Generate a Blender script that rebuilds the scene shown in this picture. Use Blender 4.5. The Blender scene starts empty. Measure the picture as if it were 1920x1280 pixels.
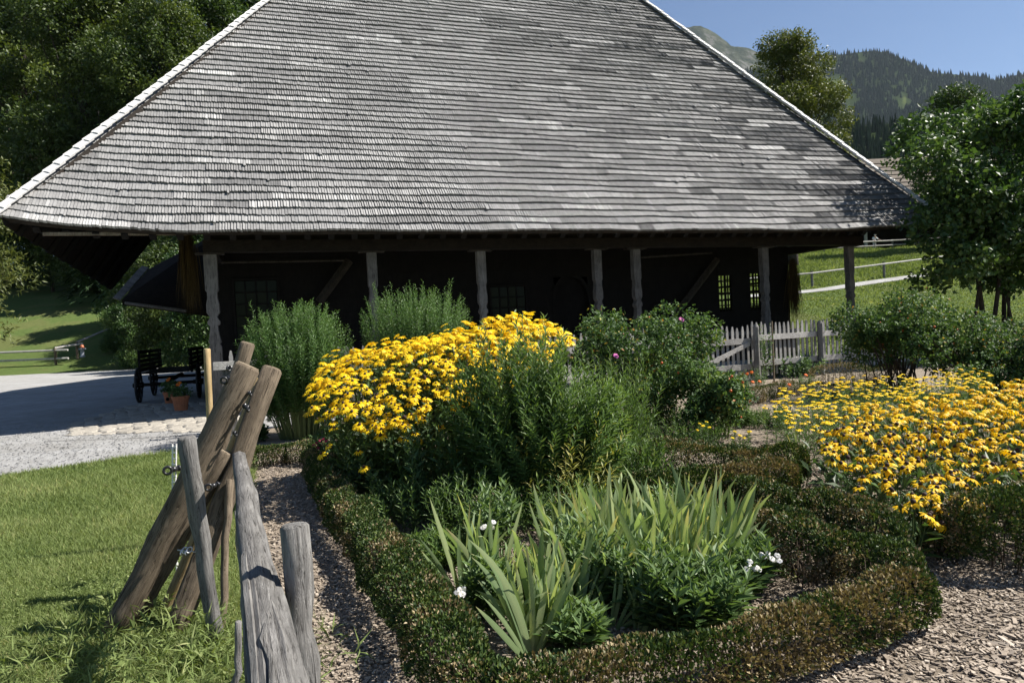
import bpy, math, random
import numpy as np
from mathutils import Matrix, Vector

random.seed(7)
RNG = np.random.default_rng(7)
SC = bpy.context.scene
COL = SC.collection

# ------------------------------------------------------------------ camera
FPX = 1280.0                       # focal length in photo pixels (1920 wide)
CAM = Vector((0.0, 0.0, 1.6))
PITCH = math.atan(30.0 / FPX)
ROLL = math.atan(0.05)
_F = Vector((0, math.cos(PITCH), -math.sin(PITCH)))
_U0 = Vector((0, math.sin(PITCH), math.cos(PITCH)))
_R0 = Vector((1, 0, 0))
_R = math.cos(ROLL) * _R0 - math.sin(ROLL) * _U0
_U = math.sin(ROLL) * _R0 + math.cos(ROLL) * _U0
cam_data = bpy.data.cameras.new('camera')
cam = bpy.data.objects.new('camera', cam_data)
COL.objects.link(cam)
cam_data.sensor_width = 36.0
cam_data.lens = 36.0 * FPX / 1920.0
cam_data.clip_start = 0.05
cam_data.clip_end = 20000
M = Matrix((( _R.x, _U.x, -_F.x, CAM.x), (_R.y, _U.y, -_F.y, CAM.y), (_R.z, _U.z, -_F.z, CAM.z), (0, 0, 0, 1)))
cam.matrix_world = M
SC.camera = cam

# ------------------------------------------------------------------ light
SUN_EL = math.radians(48)
SUN_AZ = math.radians(6)           # direction towards the sun, measured from +X towards +Y
SUNV = Vector((math.cos(SUN_EL) * math.cos(SUN_AZ), math.cos(SUN_EL) * math.sin(SUN_AZ), math.sin(SUN_EL)))
world = bpy.data.worlds.new('World')
SC.world = world
world.use_nodes = True
wn = world.node_tree
wn.nodes.clear()
sky = wn.nodes.new('ShaderNodeTexSky')
sky.sky_type = 'NISHITA'
sky.sun_disc = False
sky.sun_elevation = SUN_EL
sky.sun_rotation = math.atan2(SUNV.x, SUNV.y)
sky.altitude = 600
sky.air_density = 1.0
sky.dust_density = 0.3
sky.ozone_density = 5.0
bg = wn.nodes.new('ShaderNodeBackground')
bg.inputs['Strength'].default_value = 0.05
wo = wn.nodes.new('ShaderNodeOutputWorld')
wn.links.new(sky.outputs[0], bg.inputs[0])
wn.links.new(bg.outputs[0], wo.inputs[0])
sun_data = bpy.data.lights.new('sun', 'SUN')
sun_data.energy = 5.0
sun_data.angle = math.radians(0.5)
sun_data.color = (1.0, 0.95, 0.87)
sun = bpy.data.objects.new('sun', sun_data)
COL.objects.link(sun)
sun.rotation_euler = (-SUNV).to_track_quat('-Z', 'Y').to_euler()
SC.view_settings.view_transform = 'Standard'
SC.view_settings.look = 'None'
SC.view_settings.gamma = 1.0
SC.view_settings.exposure = 1.15
SC.view_settings.use_curve_mapping = False

HAZE = 2.3e-5
# ------------------------------------------------------------------ pixel helpers
def ray(px, py):
    return (_F + _R * ((px - 960) / FPX) - _U * ((py - 640) / FPX))
def at(px, py, Y):
    d = ray(px, py); return CAM + d * (Y / d.y)
def gz(px, py, z=0.0):
    d = ray(px, py); return CAM + d * ((z - CAM.z) / d.z)
def sstep(x, a, b):
    t = min(1.0, max(0.0, (x - a) / (b - a))); return t * t * (3 - 2 * t)
def terrain(x, y):
    fr = 0.0
    if y > 22: fr += (min(y, 45) - 22) * 0.135
    if y > 45: fr += (min(y, 83) - 45) * 0.150
    if y > 83: fr += (min(y, 130) - 83) * 0.03
    fl = 0.0
    if y > 45.5: fl += (min(y, 90) - 45.5) * 0.27
    wr = sstep(x, 6, 13); wl = 1 - sstep(x, -22, -4)
    und = 0.12 * math.sin(x * 0.21 + 1) * math.sin(y * 0.17) * sstep(y, 24, 40) * max(wr, sstep(y, 47, 56))
    return fr * wr + fl * wl + und
def hit(px, py, y0=8.0, y1=160.0):
    d = ray(px, py); n = 900; prev = None
    for i in range(n):
        Y = y0 + (y1 - y0) * i / n
        p = CAM + d * (Y / d.y)
        if p.z <= terrain(p.x, p.y): return Vector((p.x, p.y, terrain(p.x, p.y)))
    return CAM + d * (y1 / d.y)

# ------------------------------------------------------------------ materials
MATS = {}
def newmat(name):
    m = bpy.data.materials.new(name); m.use_nodes = True
    nt = m.node_tree; b = nt.nodes['Principled BSDF']; MATS[name] = m
    return m, nt, b
def N(nt, t, **kw):
    n = nt.nodes.new(t)
    for k, v in kw.items():
        if k in n.inputs: n.inputs[k].default_value = v
        else: setattr(n, k, v)
    return n
def ramp(nt, fac, stops):
    r = nt.nodes.new('ShaderNodeValToRGB')
    e = r.color_ramp.elements
    e[0].position = stops[0][0]; e[0].color = (*stops[0][1], 1)
    e[1].position = stops[-1][0]; e[1].color = (*stops[-1][1], 1)
    for p, c in stops[1:-1]: e.new(p).color = (*c, 1)
    nt.links.new(fac, r.inputs[0])
    return r.outputs[0]
def mixc(nt, fac, a, b, mode='MIX'):
    m = nt.nodes.new('ShaderNodeMix'); m.data_type = 'RGBA'; m.blend_type = mode
    for s, v in ((0, fac), (6, a), (7, b)):
        if isinstance(v, (int, float)): m.inputs[s].default_value = v
        elif isinstance(v, tuple): m.inputs[s].default_value = (v[0], v[1], v[2], 1)
        else: nt.links.new(v, m.inputs[s])
    return m.outputs[2]
def coords(nt, scale=(1, 1, 1), kind='Object'):
    tc = nt.nodes.new('ShaderNodeTexCoord'); mp = nt.nodes.new('ShaderNodeMapping')
    mp.inputs['Scale'].default_value = scale
    nt.links.new(tc.outputs[kind], mp.inputs[0]); return mp.outputs[0]
def noise(nt, vec, scale, detail=6, rough=0.6, dist=0.0):
    n = nt.nodes.new('ShaderNodeTexNoise')
    n.inputs['Scale'].default_value = scale; n.inputs['Detail'].default_value = detail
    n.inputs['Roughness'].default_value = rough; n.inputs['Distortion'].default_value = dist
    nt.links.new(vec, n.inputs['Vector']); return n.outputs['Fac']
def bump(nt, b, h, strength=0.4, dist=0.02):
    bp = nt.nodes.new('ShaderNodeBump')
    bp.inputs['Strength'].default_value = strength; bp.inputs['Distance'].default_value = dist
    nt.links.new(h, bp.inputs['Height']); nt.links.new(bp.outputs[0], b.inputs['Normal'])
def attr(nt, name='v'):
    a = nt.nodes.new('ShaderNodeAttribute'); a.attribute_name = name; return a.outputs['Fac']

def leafmat(name, stops, trans=0.35, rough=0.5, spec=0.35, tint=(1.25, 1.25, 0.6)):
    m, nt, b = newmat(name)
    c = ramp(nt, attr(nt), stops)
    nt.links.new(c, b.inputs['Base Color'])
    b.inputs['Roughness'].default_value = rough
    b.inputs['Specular IOR Level'].default_value = spec
    tr = nt.nodes.new('ShaderNodeBsdfTranslucent')
    nt.links.new(mixc(nt, 1.0, c, tint, 'MULTIPLY'), tr.inputs[0])
    mx = nt.nodes.new('ShaderNodeMixShader'); mx.inputs[0].default_value = trans
    nt.links.new(b.outputs[0], mx.inputs[1]); nt.links.new(tr.outputs[0], mx.inputs[2])
    nt.links.new(mx.outputs[0], nt.nodes['Material Output'].inputs['Surface'])
    return m
def woodmat(name, lo, hi, scale=(14, 14, 1.2), bstr=0.5, rough=0.85, mid=None, crack=0.92):
    m, nt, b = newmat(name)
    v = coords(nt, scale)
    n1 = noise(nt, v, 3.0, 8, 0.65, 0.6)
    c = ramp(nt, n1, [(0.3, lo), (0.5, mid or tuple((x + y) / 2 for x, y in zip(lo, hi))), (0.72, hi)])
    v2 = coords(nt, (1, 1, 1))
    n2 = noise(nt, v2, 5.0, 5, 0.6)
    c = mixc(nt, 0.35, c, ramp(nt, n2, [(0.35, tuple(x * 0.55 for x in lo)), (0.65, hi)]), 'MIX')
    n3 = noise(nt, coords(nt, tuple(x * 1.7 for x in scale)), 2.2, 5, 0.75, 1.2)
    c = mixc(nt, crack, c, ramp(nt, n3, [(0.36, (0.12, 0.11, 0.10)), (0.46, (1, 1, 1)), (0.6, (1, 1, 1)), (0.75, (1.25, 1.22, 1.2))]), 'MULTIPLY')
    oi = nt.nodes.new('ShaderNodeObjectInfo')
    mr = nt.nodes.new('ShaderNodeMapRange'); mr.inputs[3].default_value = 0.75; mr.inputs[4].default_value = 1.15
    nt.links.new(oi.outputs['Random'], mr.inputs[0])
    c = mixc(nt, 1.0, c, mr.outputs[0], 'MULTIPLY')
    nt.links.new(c, b.inputs['Base Color'])
    b.inputs['Roughness'].default_value = rough; b.inputs['Specular IOR Level'].default_value = 0.2
    bump(nt, b, n3, bstr, 0.012)
    return m
def plain(name, col, rough=0.6, metal=0.0, nscale=0, var=0.25, bstr=0.2):
    m, nt, b = newmat(name)
    b.inputs['Roughness'].default_value = rough; b.inputs['Metallic'].default_value = metal
    if nscale:
        n = noise(nt, coords(nt), nscale, 6, 0.6)
        nt.links.new(ramp(nt, n, [(0.3, tuple(x * (1 - var) for x in col)), (0.7, tuple(min(1, x * (1 + var)) for x in col))]), b.inputs['Base Color'])
        bump(nt, b, n, bstr, 0.01)
    else: b.inputs['Base Color'].default_value = (*col, 1)
    return m

# leaves (attribute v picks the leaf's own tint)
leafmat('aster_leaf', [(0, (0.035, 0.07, 0.018)), (0.5, (0.085, 0.15, 0.035)), (0.9, (0.15, 0.235, 0.07)), (1, (0.30, 0.30, 0.07))], 0.3)
leafmat('willow_leaf', [(0, (0.03, 0.065, 0.018)), (0.5, (0.07, 0.145, 0.035)), (1, (0.13, 0.22, 0.065))], 0.3)
leafmat('yellow_leaf', [(0, (0.10, 0.13, 0.03)), (0.5, (0.30, 0.30, 0.06)), (1, (0.42, 0.36, 0.10))], 0.35)
leafmat('rose_leaf', [(0, (0.03, 0.065, 0.02)), (0.6, (0.08, 0.145, 0.042)), (0.92, (0.14, 0.21, 0.065)), (0.97, (0.36, 0.33, 0.06)), (1, (0.38, 0.16, 0.05))], 0.28, 0.55, 0.25)
leafmat('tree_leaf', [(0, (0.022, 0.045, 0.010)), (0.5, (0.048, 0.085, 0.018)), (1, (0.085, 0.125, 0.028))], 0.3)
leafmat('forest_leaf', [(0, (0.024, 0.044, 0.010)), (0.5, (0.058, 0.090, 0.018)), (1, (0.125, 0.16, 0.034))], 0.3)
leafmat('olive_leaf', [(0, (0.05, 0.07, 0.016)), (0.5, (0.095, 0.115, 0.026)), (1, (0.15, 0.16, 0.04))], 0.3)
leafmat('lilac_leaf', [(0, (0.024, 0.055, 0.016)), (0.5, (0.050, 0.098, 0.025)), (1, (0.10, 0.16, 0.042))], 0.3, 0.45, 0.35)
leafmat('spruce_needle', [(0, (0.012, 0.026, 0.012)), (1, (0.032, 0.052, 0.024))], 0.02, 1.0, 0.0)
leafmat('box_leaf', [(0, (0.018, 0.038, 0.010)), (0.35, (0.050, 0.084, 0.018)), (0.5, (0.11, 0.14, 0.032)), (0.62, (0.12, 0.097, 0.042)), (0.85, (0.18, 0.128, 0.062)), (1, (0.42, 0.34, 0.20))], 0.15, 0.5, 0.25)
leafmat('iris_leaf', [(0, (0.12, 0.19, 0.085)), (0.5, (0.22, 0.30, 0.14)), (0.8, (0.34, 0.40, 0.19)), (1, (0.48, 0.42, 0.20))], 0.42, 0.45, 0.35, (1.2, 1.2, 0.6))
leafmat('grass_leaf', [(0, (0.085, 0.12, 0.034)), (0.5, (0.18, 0.232, 0.080)), (0.9, (0.285, 0.32, 0.14)), (1, (0.42, 0.38, 0.18))], 0.35, 0.7, 0.12)
leafmat('rudbeckia_leaf', [(0, (0.028, 0.06, 0.020)), (0.6, (0.075, 0.135, 0.042)), (1, (0.14, 0.215, 0.075))], 0.3)
leafmat('petal_yellow', [(0, (0.55, 0.26, 0.006)), (0.12, (0.76, 0.49, 0.008)), (0.6, (0.82, 0.58, 0.010)), (1, (0.88, 0.68, 0.03))], 0.3, 0.5, 0.25, (1.1, 1.0, 0.6))
leafmat('petal_amber', [(0, (0.45, 0.20, 0.006)), (0.12, (0.72, 0.42, 0.006)), (0.6, (0.80, 0.52, 0.008)), (1, (0.86, 0.62, 0.02))], 0.3, 0.5, 0.25, (1.1, 1.0, 0.6))
leafmat('petal_white', [(0, (0.7, 0.68, 0.72)), (1, (0.85, 0.83, 0.85))], 0.3)
leafmat('petal_pink', [(0, (0.55, 0.10, 0.35)), (1, (0.7, 0.2, 0.5))], 0.3)
leafmat('petal_crimson', [(0, (0.35, 0.01, 0.06)), (1, (0.55, 0.03, 0.12))], 0.3)
leafmat('petal_orange', [(0, (0.7, 0.13, 0.01)), (1, (0.85, 0.25, 0.02))], 0.3)
leafmat('straw', [(0, (0.035, 0.022, 0.008)), (1, (0.10, 0.068, 0.025))], 0.05, 0.8, 0.1)
plain('cone_brown', (0.035, 0.014, 0.008), 0.8)
plain('stem_green', (0.07, 0.11, 0.03), 0.6)
plain('stem_brown', (0.06, 0.042, 0.026), 0.8, 0, 30)
plain('rose_hip', (0.55, 0.10, 0.02), 0.35)
woodmat('bark', (0.022, 0.018, 0.014), (0.075, 0.062, 0.05), (6, 6, 1.2), 0.8)
woodmat('grey_log', (0.085, 0.08, 0.076), (0.30, 0.29, 0.275), (22, 22, 1.6), 0.9)
woodmat('brown_log', (0.075, 0.055, 0.036), (0.27, 0.215, 0.155), (18, 18, 1.6), 0.7)
woodmat('tan_log', (0.26, 0.17, 0.07), (0.48, 0.36, 0.20), (16, 16, 1.4), 0.35)
woodmat('cut_end', (0.16, 0.13, 0.09), (0.38, 0.31, 0.22), (6, 6, 6), 0.3)
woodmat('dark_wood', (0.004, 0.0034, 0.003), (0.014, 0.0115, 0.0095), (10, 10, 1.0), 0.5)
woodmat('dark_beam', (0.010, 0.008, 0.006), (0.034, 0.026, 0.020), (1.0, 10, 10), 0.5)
woodmat('post_wood', (0.085, 0.078, 0.070), (0.21, 0.195, 0.18), (14, 14, 1.0), 0.5)
woodmat('picket_wood', (0.20, 0.192, 0.18), (0.47, 0.455, 0.43), (20, 20, 1.5), 0.5)
woodmat('rail_wood', (0.25, 0.24, 0.225), (0.55, 0.53, 0.50), (1.5, 20, 20), 0.5)
plain('insulator', (0.02, 0.02, 0.022), 0.3)
plain('steel', (0.45, 0.45, 0.46), 0.35, 0.9)
plain('white_plastic', (0.78, 0.76, 0.72), 0.45)
plain('iron', (0.025, 0.023, 0.022), 0.6, 0.3, 20)
plain('terracotta', (0.38, 0.13, 0.055), 0.8, 0, 12, 0.2)
plain('hydrant_grey', (0.42, 0.45, 0.50), 0.5, 0.1, 14, 0.1)
plain('hydrant_red', (0.55, 0.16, 0.07), 0.5, 0, 14, 0.1)
plain('skin', (0.5, 0.32, 0.24), 0.6)
plain('shirt_white', (0.80, 0.81, 0.83), 0.8)
plain('trousers', (0.45, 0.46, 0.47), 0.8)
plain('barn_roof', (0.13, 0.105, 0.08), 0.9, 0, 1.2, 0.3)
plain('stone_white', (0.5, 0.48, 0.45), 0.9, 0, 5, 0.2)

m, nt, b = newmat('glass_dark')
b.inputs['Base Color'].default_value = (0.014, 0.018, 0.011, 1); b.inputs['Roughness'].default_value = 0.15
b.inputs['Specular IOR Level'].default_value = 0.05
n_ = noise(nt, coords(nt), 2.5, 2, 0.5); bump(nt, b, n_, 0.05, 0.02)
m, nt, b = newmat('glass_clear')
b.inputs['Transmission Weight'].default_value = 1.0; b.inputs['Roughness'].default_value = 0.02
b.inputs['IOR'].default_value = 1.02; b.inputs['Base Color'].default_value = (0.85, 0.88, 0.85, 1)

# shingles: attribute v holds each shingle's random weathering plus a left-to-right tone shift
m, nt, b = newmat('shingle')
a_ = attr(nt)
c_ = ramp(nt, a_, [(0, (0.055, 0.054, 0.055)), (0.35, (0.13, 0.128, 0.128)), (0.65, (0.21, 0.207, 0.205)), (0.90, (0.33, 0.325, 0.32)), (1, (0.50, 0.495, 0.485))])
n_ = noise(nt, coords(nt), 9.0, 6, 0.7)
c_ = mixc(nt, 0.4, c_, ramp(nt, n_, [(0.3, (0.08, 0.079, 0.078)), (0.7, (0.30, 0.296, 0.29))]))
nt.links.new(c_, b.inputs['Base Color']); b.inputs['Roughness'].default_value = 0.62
b.inputs['Specular IOR Level'].default_value = 0.35
m, nt, b = newmat('hip_shingle')
n_ = noise(nt, coords(nt, (8, 8, 8)), 2.0, 6, 0.6)
nt.links.new(ramp(nt, n_, [(0.3, (0.38, 0.37, 0.36)), (0.7, (0.68, 0.67, 0.66))]), b.inputs['Base Color']); b.inputs['Roughness'].default_value = 0.7
bump(nt, b, n_, 0.3)

# ground materials
m, nt, b = newmat('meadow')
v_ = coords(nt)
n1 = noise(nt, v_, 0.25, 6, 0.65); n2 = noise(nt, v_, 3.5, 8, 0.75); n3 = noise(nt, v_, 22, 4, 0.7)
c_ = ramp(nt, n1, [(0.3, (0.06, 0.085, 0.02)), (0.5, (0.065, 0.11, 0.022)), (0.58, (0.13, 0.12, 0.045)), (0.8, (0.17, 0.14, 0.065))])
c_ = mixc(nt, 0.45, c_, ramp(nt, n2, [(0.35, (0.03, 0.055, 0.012)), (0.65, (0.13, 0.165, 0.05))]))
c_ = mixc(nt, 0.4, c_, ramp(nt, n3, [(0.3, (0.03, 0.06, 0.012)), (0.7, (0.16, 0.20, 0.07))]))
nt.links.new(c_, b.inputs['Base Color']); b.inputs['Roughness'].default_value = 0.95; b.inputs['Specular IOR Level'].default_value = 0.1
bump(nt, b, n3, 0.7, 0.08)
m, nt, b = newmat('lawn_soil')
v_ = coords(nt); n1 = noise(nt, v_, 1.2, 6, 0.6); n2 = noise(nt, v_, 30, 5, 0.7)
c_ = mixc(nt, 0.5, ramp(nt, n1, [(0.3, (0.05, 0.10, 0.02)), (0.7, (0.085, 0.14, 0.03))]), ramp(nt, n2, [(0.3, (0.03, 0.06, 0.015)), (0.7, (0.11, 0.16, 0.045))]))
nt.links.new(c_, b.inputs['Base Color']); b.inputs['Roughness'].default_value = 0.95; bump(nt, b, n2, 0.6, 0.03)
m, nt, b = newmat('gravel')
v_ = coords(nt); n1 = noise(nt, v_, 0.5, 6, 0.6); n2 = noise(nt, v_, 26, 6, 0.8); n3 = noise(nt, v_, 3, 5, 0.6)
c_ = ramp(nt, n2, [(0.28, (0.13, 0.129, 0.125)), (0.5, (0.26, 0.257, 0.252)), (0.75, (0.42, 0.416, 0.41))])
c_ = mixc(nt, 0.3, c_, ramp(nt, n1, [(0.38, (0.20, 0.19, 0.17)), (0.6, (0.42, 0.42, 0.42))]))
c_ = mixc(nt, 0.2, c_, ramp(nt, n3, [(0.38, (0.18, 0.17, 0.15)), (0.62, (0.46, 0.46, 0.46))]))
nt.links.new(c_, b.inputs['Base Color']); b.inputs['Roughness'].default_value = 0.95; bump(nt, b, n2, 0.8, 0.03)
m, nt, b = newmat('soil')
v_ = coords(nt); n1 = noise(nt, v_, 2.0, 6, 0.65); n2 = noise(nt, v_, 40, 6, 0.8)
c_ = mixc(nt, 0.6, ramp(nt, n1, [(0.3, (0.14, 0.11, 0.075)), (0.7, (0.28, 0.22, 0.16))]), ramp(nt, n2, [(0.3, (0.07, 0.055, 0.04)), (0.7, (0.38, 0.315, 0.24))]))
nt.links.new(c_, b.inputs['Base Color']); b.inputs['Roughness'].default_value = 0.95; bump(nt, b, n2, 0.9, 0.03)
m, nt, b = newmat('mulch_chip')
c_ = ramp(nt, attr(nt), [(0, (0.13, 0.10, 0.075)), (0.45, (0.29, 0.235, 0.18)), (0.8, (0.45, 0.385, 0.31)), (0.97, (0.62, 0.56, 0.48)), (1, (0.85, 0.81, 0.76))])
n_ = noise(nt, coords(nt), 60, 4, 0.6)
c_ = mixc(nt, 0.3, c_, ramp(nt, n_, [(0.3, (0.10, 0.08, 0.06)), (0.7, (0.48, 0.41, 0.33))]))
nt.links.new(c_, b.inputs['Base Color']); b.inputs['Roughness'].default_value = 0.9
m, nt, b = newmat('cobble')
v_ = coords(nt); n1 = noise(nt, v_, 4, 6, 0.6); oi = N(nt, 'ShaderNodeObjectInfo')
c_ = ramp(nt, n1, [(0.3, (0.22, 0.20, 0.17)), (0.7, (0.38, 0.35, 0.30))])
mr = N(nt, 'ShaderNodeMapRange'); mr.inputs[3].default_value = 0.8; mr.inputs[4].default_value = 1.1
nt.links.new(oi.outputs['Random'], mr.inputs[0])
nt.links.new(mixc(nt, 1.0, c_, mr.outputs[0], 'MULTIPLY'), b.inputs['Base Color']); b.inputs['Roughness'].default_value = 0.85; bump(nt, b, n1, 0.4, 0.02)
m, nt, b = newmat('forest_hill')
v_ = coords(nt); n1 = noise(nt, v_, 0.008, 5, 0.6); n2 = noise(nt, v_, 0.06, 6, 0.7)
c_ = ramp(nt, attr(nt), [(0.40, (0.020, 0.034, 0.014)), (0.52, (0.028, 0.044, 0.017)), (0.58, (0.10, 0.125, 0.04)), (1, (0.14, 0.16, 0.06))])
c_ = mixc(nt, 0.3, c_, ramp(nt, n2, [(0.3, (0.012, 0.022, 0.01)), (0.7, (0.07, 0.085, 0.03))]))
nt.links.new(c_, b.inputs['Base Color']); b.inputs['Roughness'].default_value = 1; b.inputs['Specular IOR Level'].default_value = 0
m, nt, b = newmat('rock_hill')
v_ = coords(nt); n1 = noise(nt, v_, 0.012, 8, 0.65); n2 = noise(nt, v_, 0.05, 6, 0.7)
c_ = ramp(nt, n1, [(0.42, (0.022, 0.032, 0.016)), (0.52, (0.05, 0.058, 0.030)), (0.62, (0.15, 0.145, 0.13))])
c_ = mixc(nt, 0.35, c_, ramp(nt, n2, [(0.35, (0.010, 0.016, 0.008)), (0.65, (0.085, 0.085, 0.07))]))
nt.links.new(c_, b.inputs['Base Color']); b.inputs['Roughness'].default_value = 1; b.inputs['Specular IOR Level'].default_value = 0
bump(nt, b, n2, 0.8, 12)

# ------------------------------------------------------------------ object helpers
WM = {}
def tag(o, label=None, cat=None, group=None, kind=None):
    if label: o['label'] = label
    if cat: o['category'] = cat
    if group: o['group'] = group
    if kind: o['kind'] = kind
    return o
def put(o, parent=None):
    """link o; its location/rotation/scale are world values even when it gets a parent"""
    COL.objects.link(o)
    w = Matrix.LocRotScale(o.location, o.rotation_euler, o.scale)
    WM[o.name] = w
    if parent is not None:
        o.parent = parent
        o.matrix_parent_inverse = WM[parent.name].inverted()
    return o
def thing(name, loc, label, cat, group=None):
    o = bpy.data.objects.new(name, None); o.location = loc; o.empty_display_size = 0.1
    put(o); tag(o, label, cat, group); return o
def inst(name, me, loc=(0, 0, 0), rot=(0, 0, 0), sc=(1, 1, 1), parent=None):
    o = bpy.data.objects.new(name, me); o.location = loc; o.rotation_euler = rot
    o.scale = sc if not isinstance(sc, (int, float)) else (sc, sc, sc)
    return put(o, parent)
def npmesh(name, V, F, mats, v=None, mi=None, smooth=False):
    V = np.asarray(V, dtype=np.float32); F = np.asarray(F, dtype=np.int32)
    k = F.shape[1]; me = bpy.data.meshes.new(name)
    me.vertices.add(len(V)); me.vertices.foreach_set('co', V.ravel())
    me.loops.add(F.size); me.loops.foreach_set('vertex_index', F.ravel())
    me.polygons.add(len(F)); me.polygons.foreach_set('loop_start', np.arange(0, F.size, k, dtype=np.int32))
    if isinstance(mats, str): mats = [mats]
    for q in mats: me.materials.append(MATS[q])
    if mi is not None: me.polygons.foreach_set('material_index', np.asarray(mi, dtype=np.int32))
    me.polygons.foreach_set('use_smooth', np.full(len(F), bool(smooth)))
    me.update(calc_edges=True)
    if v is not None:
        a = me.attributes.new('v', 'FLOAT', 'POINT'); a.data.foreach_set('value', np.asarray(v, dtype=np.float32))
    me.validate()
    return me
def unit(a): return a / np.maximum(1e-9, np.linalg.norm(a, axis=-1, keepdims=True))
def rnd_unit(n): return unit(RNG.normal(size=(n, 3)))

class MB:
    """collects polygons for one mesh"""
    def __init__(s): s.V = []; s.F = []; s.M = []
    def poly(s, pts, mi=0):
        i = len(s.V); s.V += [tuple(p) for p in pts]; s.F.append(tuple(range(i, i + len(pts)))); s.M.append(mi)
    def box(s, c, sz, R=None, mi=0, taper=1.0):
        c = Vector(c); i = len(s.V); hx, hy, hz = sz[0] / 2, sz[1] / 2, sz[2] / 2
        for z in (-1, 1):
            t = taper if z > 0 else 1.0
            for x, y in ((-1, -1), (1, -1), (1, 1), (-1, 1)):
                p = Vector((x * hx * t, y * hy * t, z * hz))
                if R is not None: p = R @ p
                s.V.append(tuple(c + p))
        for f in ((3, 2, 1, 0), (4, 5, 6, 7), (0, 1, 5, 4), (1, 2, 6, 5), (2, 3, 7, 6), (3, 0, 4, 7)):
            s.F.append(tuple(i + q for q in f)); s.M.append(mi)
    def tube(s, pts, rad, n=8, caps=True, mi=0, jitter=0.0, capmi=None, squash=1.0, seed=0):
        rg = random.Random(seed); pts = [Vector(p) for p in pts]; i0 = len(s.V)
        if isinstance(rad, (int, float)): rad = [rad] * len(pts)
        up = Vector((0, 0, 1)); lob = [1 + rg.uniform(-jitter, jitter) for _ in range(n)]
        d0 = (pts[1] - pts[0]).normalized()
        x = d0.cross(up if abs(d0.z) < 0.95 else Vector((1, 0, 0))).normalized()
        for k, p in enumerate(pts):
            d = (pts[min(k + 1, len(pts) - 1)] - pts[max(k - 1, 0)]).normalized()
            x = (x - d * x.dot(d)).normalized(); y = d.cross(x)
            for q in range(n):
                a = 2 * math.pi * q / n; r = rad[k] * lob[q] * (1 + rg.uniform(-jitter, jitter) * 0.3)
                s.V.append(tuple(p + x * (math.cos(a) * r) + y * (math.sin(a) * r * squash)))
        for k in range(len(pts) - 1):
            for q in range(n):
                a = i0 + k * n + q; b_ = i0 + k * n + (q + 1) % n
                s.F.append((a, b_, b_ + n, a + n)); s.M.append(mi)
        if caps:
            cm = mi if capmi is None else capmi
            s.F.append(tuple(i0 + q for q in reversed(range(n)))); s.M.append(cm)
            s.F.append(tuple(i0 + (len(pts) - 1) * n + q for q in range(n))); s.M.append(cm)
    def lathe(s, prof, c=(0, 0, 0), n=14, mi=0):
        i0 = len(s.V); c = Vector(c)
        for r, z in prof:
            for q in range(n):
                a = 2 * math.pi * q / n; s.V.append((c.x + r * math.cos(a), c.y + r * math.sin(a), c.z + z))
        for k in range(len(prof) - 1):
            for q in range(n):
                a = i0 + k * n + q; b_ = i0 + k * n + (q + 1) % n
                s.F.append((a, b_, b_ + n, a + n)); s.M.append(mi)
        s.F.append(tuple(i0 + q for q in reversed(range(n)))); s.M.append(mi)
        s.F.append(tuple(i0 + (len(prof) - 1) * n + q for q in range(n))); s.M.append(mi)
    def torus(s, c, R, r, A, B, n=16, m_=8, mi=0):
        c = Vector(c); A = Vector(A).normalized(); B = Vector(B).normalized(); Cc = A.cross(B); i0 = len(s.V)
        for q in range(n):
            a = 2 * math.pi * q / n; d = A * math.cos(a) + B * math.sin(a)
            for w in range(m_):
                t = 2 * math.pi * w / m_; s.V.append(tuple(c + d * (R + r * math.cos(t)) + Cc * (r * math.sin(t))))
        for q in range(n):
            for w in range(m_):
                a = i0 + q * m_ + w; b_ = i0 + q * m_ + (w + 1) % m_
                c_ = i0 + ((q + 1) % n) * m_ + (w + 1) % m_; d_ = i0 + ((q + 1) % n) * m_ + w
                s.F.append((a, b_, c_, d_)); s.M.append(mi)
    def mesh(s, name, mats, smooth=False):
        me = bpy.data.meshes.new(name); me.from_pydata(s.V, [], s.F)
        if isinstance(mats, str): mats = [mats]
        for q in mats: me.materials.append(MATS[q])
        me.polygons.foreach_set('material_index', s.M)
        me.polygons.foreach_set('use_smooth', [bool(smooth)] * len(s.F))
        me.update(); return me
    def build(s, name, mats, parent=None, smooth=False, loc=(0, 0, 0), kind=None):
        o = inst(name, s.mesh(name, mats, smooth), loc, parent=parent)
        if kind: o['kind'] = kind
        return o

# leaf clouds ------------------------------------------------------
def leaf_quads(P, D, NN, L, W, v, fold=0.12, droop=0.0):
    n = len(P); D = unit(D); S = unit(np.cross(D, NN)); U = np.cross(S, D)
    L = np.broadcast_to(L, (n,))[:, None]; W = np.broadcast_to(W, (n,))[:, None]
    mid = P + D * L * 0.42 + U * (fold * W)
    V = np.stack([P, mid + S * W * 0.5, P + D * L - U * (droop * L), mid - S * W * 0.5], 1).reshape(-1, 3)
    F = np.arange(4 * n).reshape(n, 4)
    return V, F, np.repeat(v, 4)
def cat(parts):
    Vs, Fs, vs = [], [], []; o = 0
    for V, F, v in parts:
        Vs.append(V); Fs.append(F + o); vs.append(v); o += len(V)
    return np.concatenate(Vs), np.concatenate(Fs), np.concatenate(vs)
def ell_points(n, c, r, inner=0.45):
    d = rnd_unit(n); rr = (inner ** 3 + (1 - inner ** 3) * RNG.random(n)) ** (1 / 3)
    return np.asarray(c) + d * rr[:, None] * np.asarray(r), d
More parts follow.
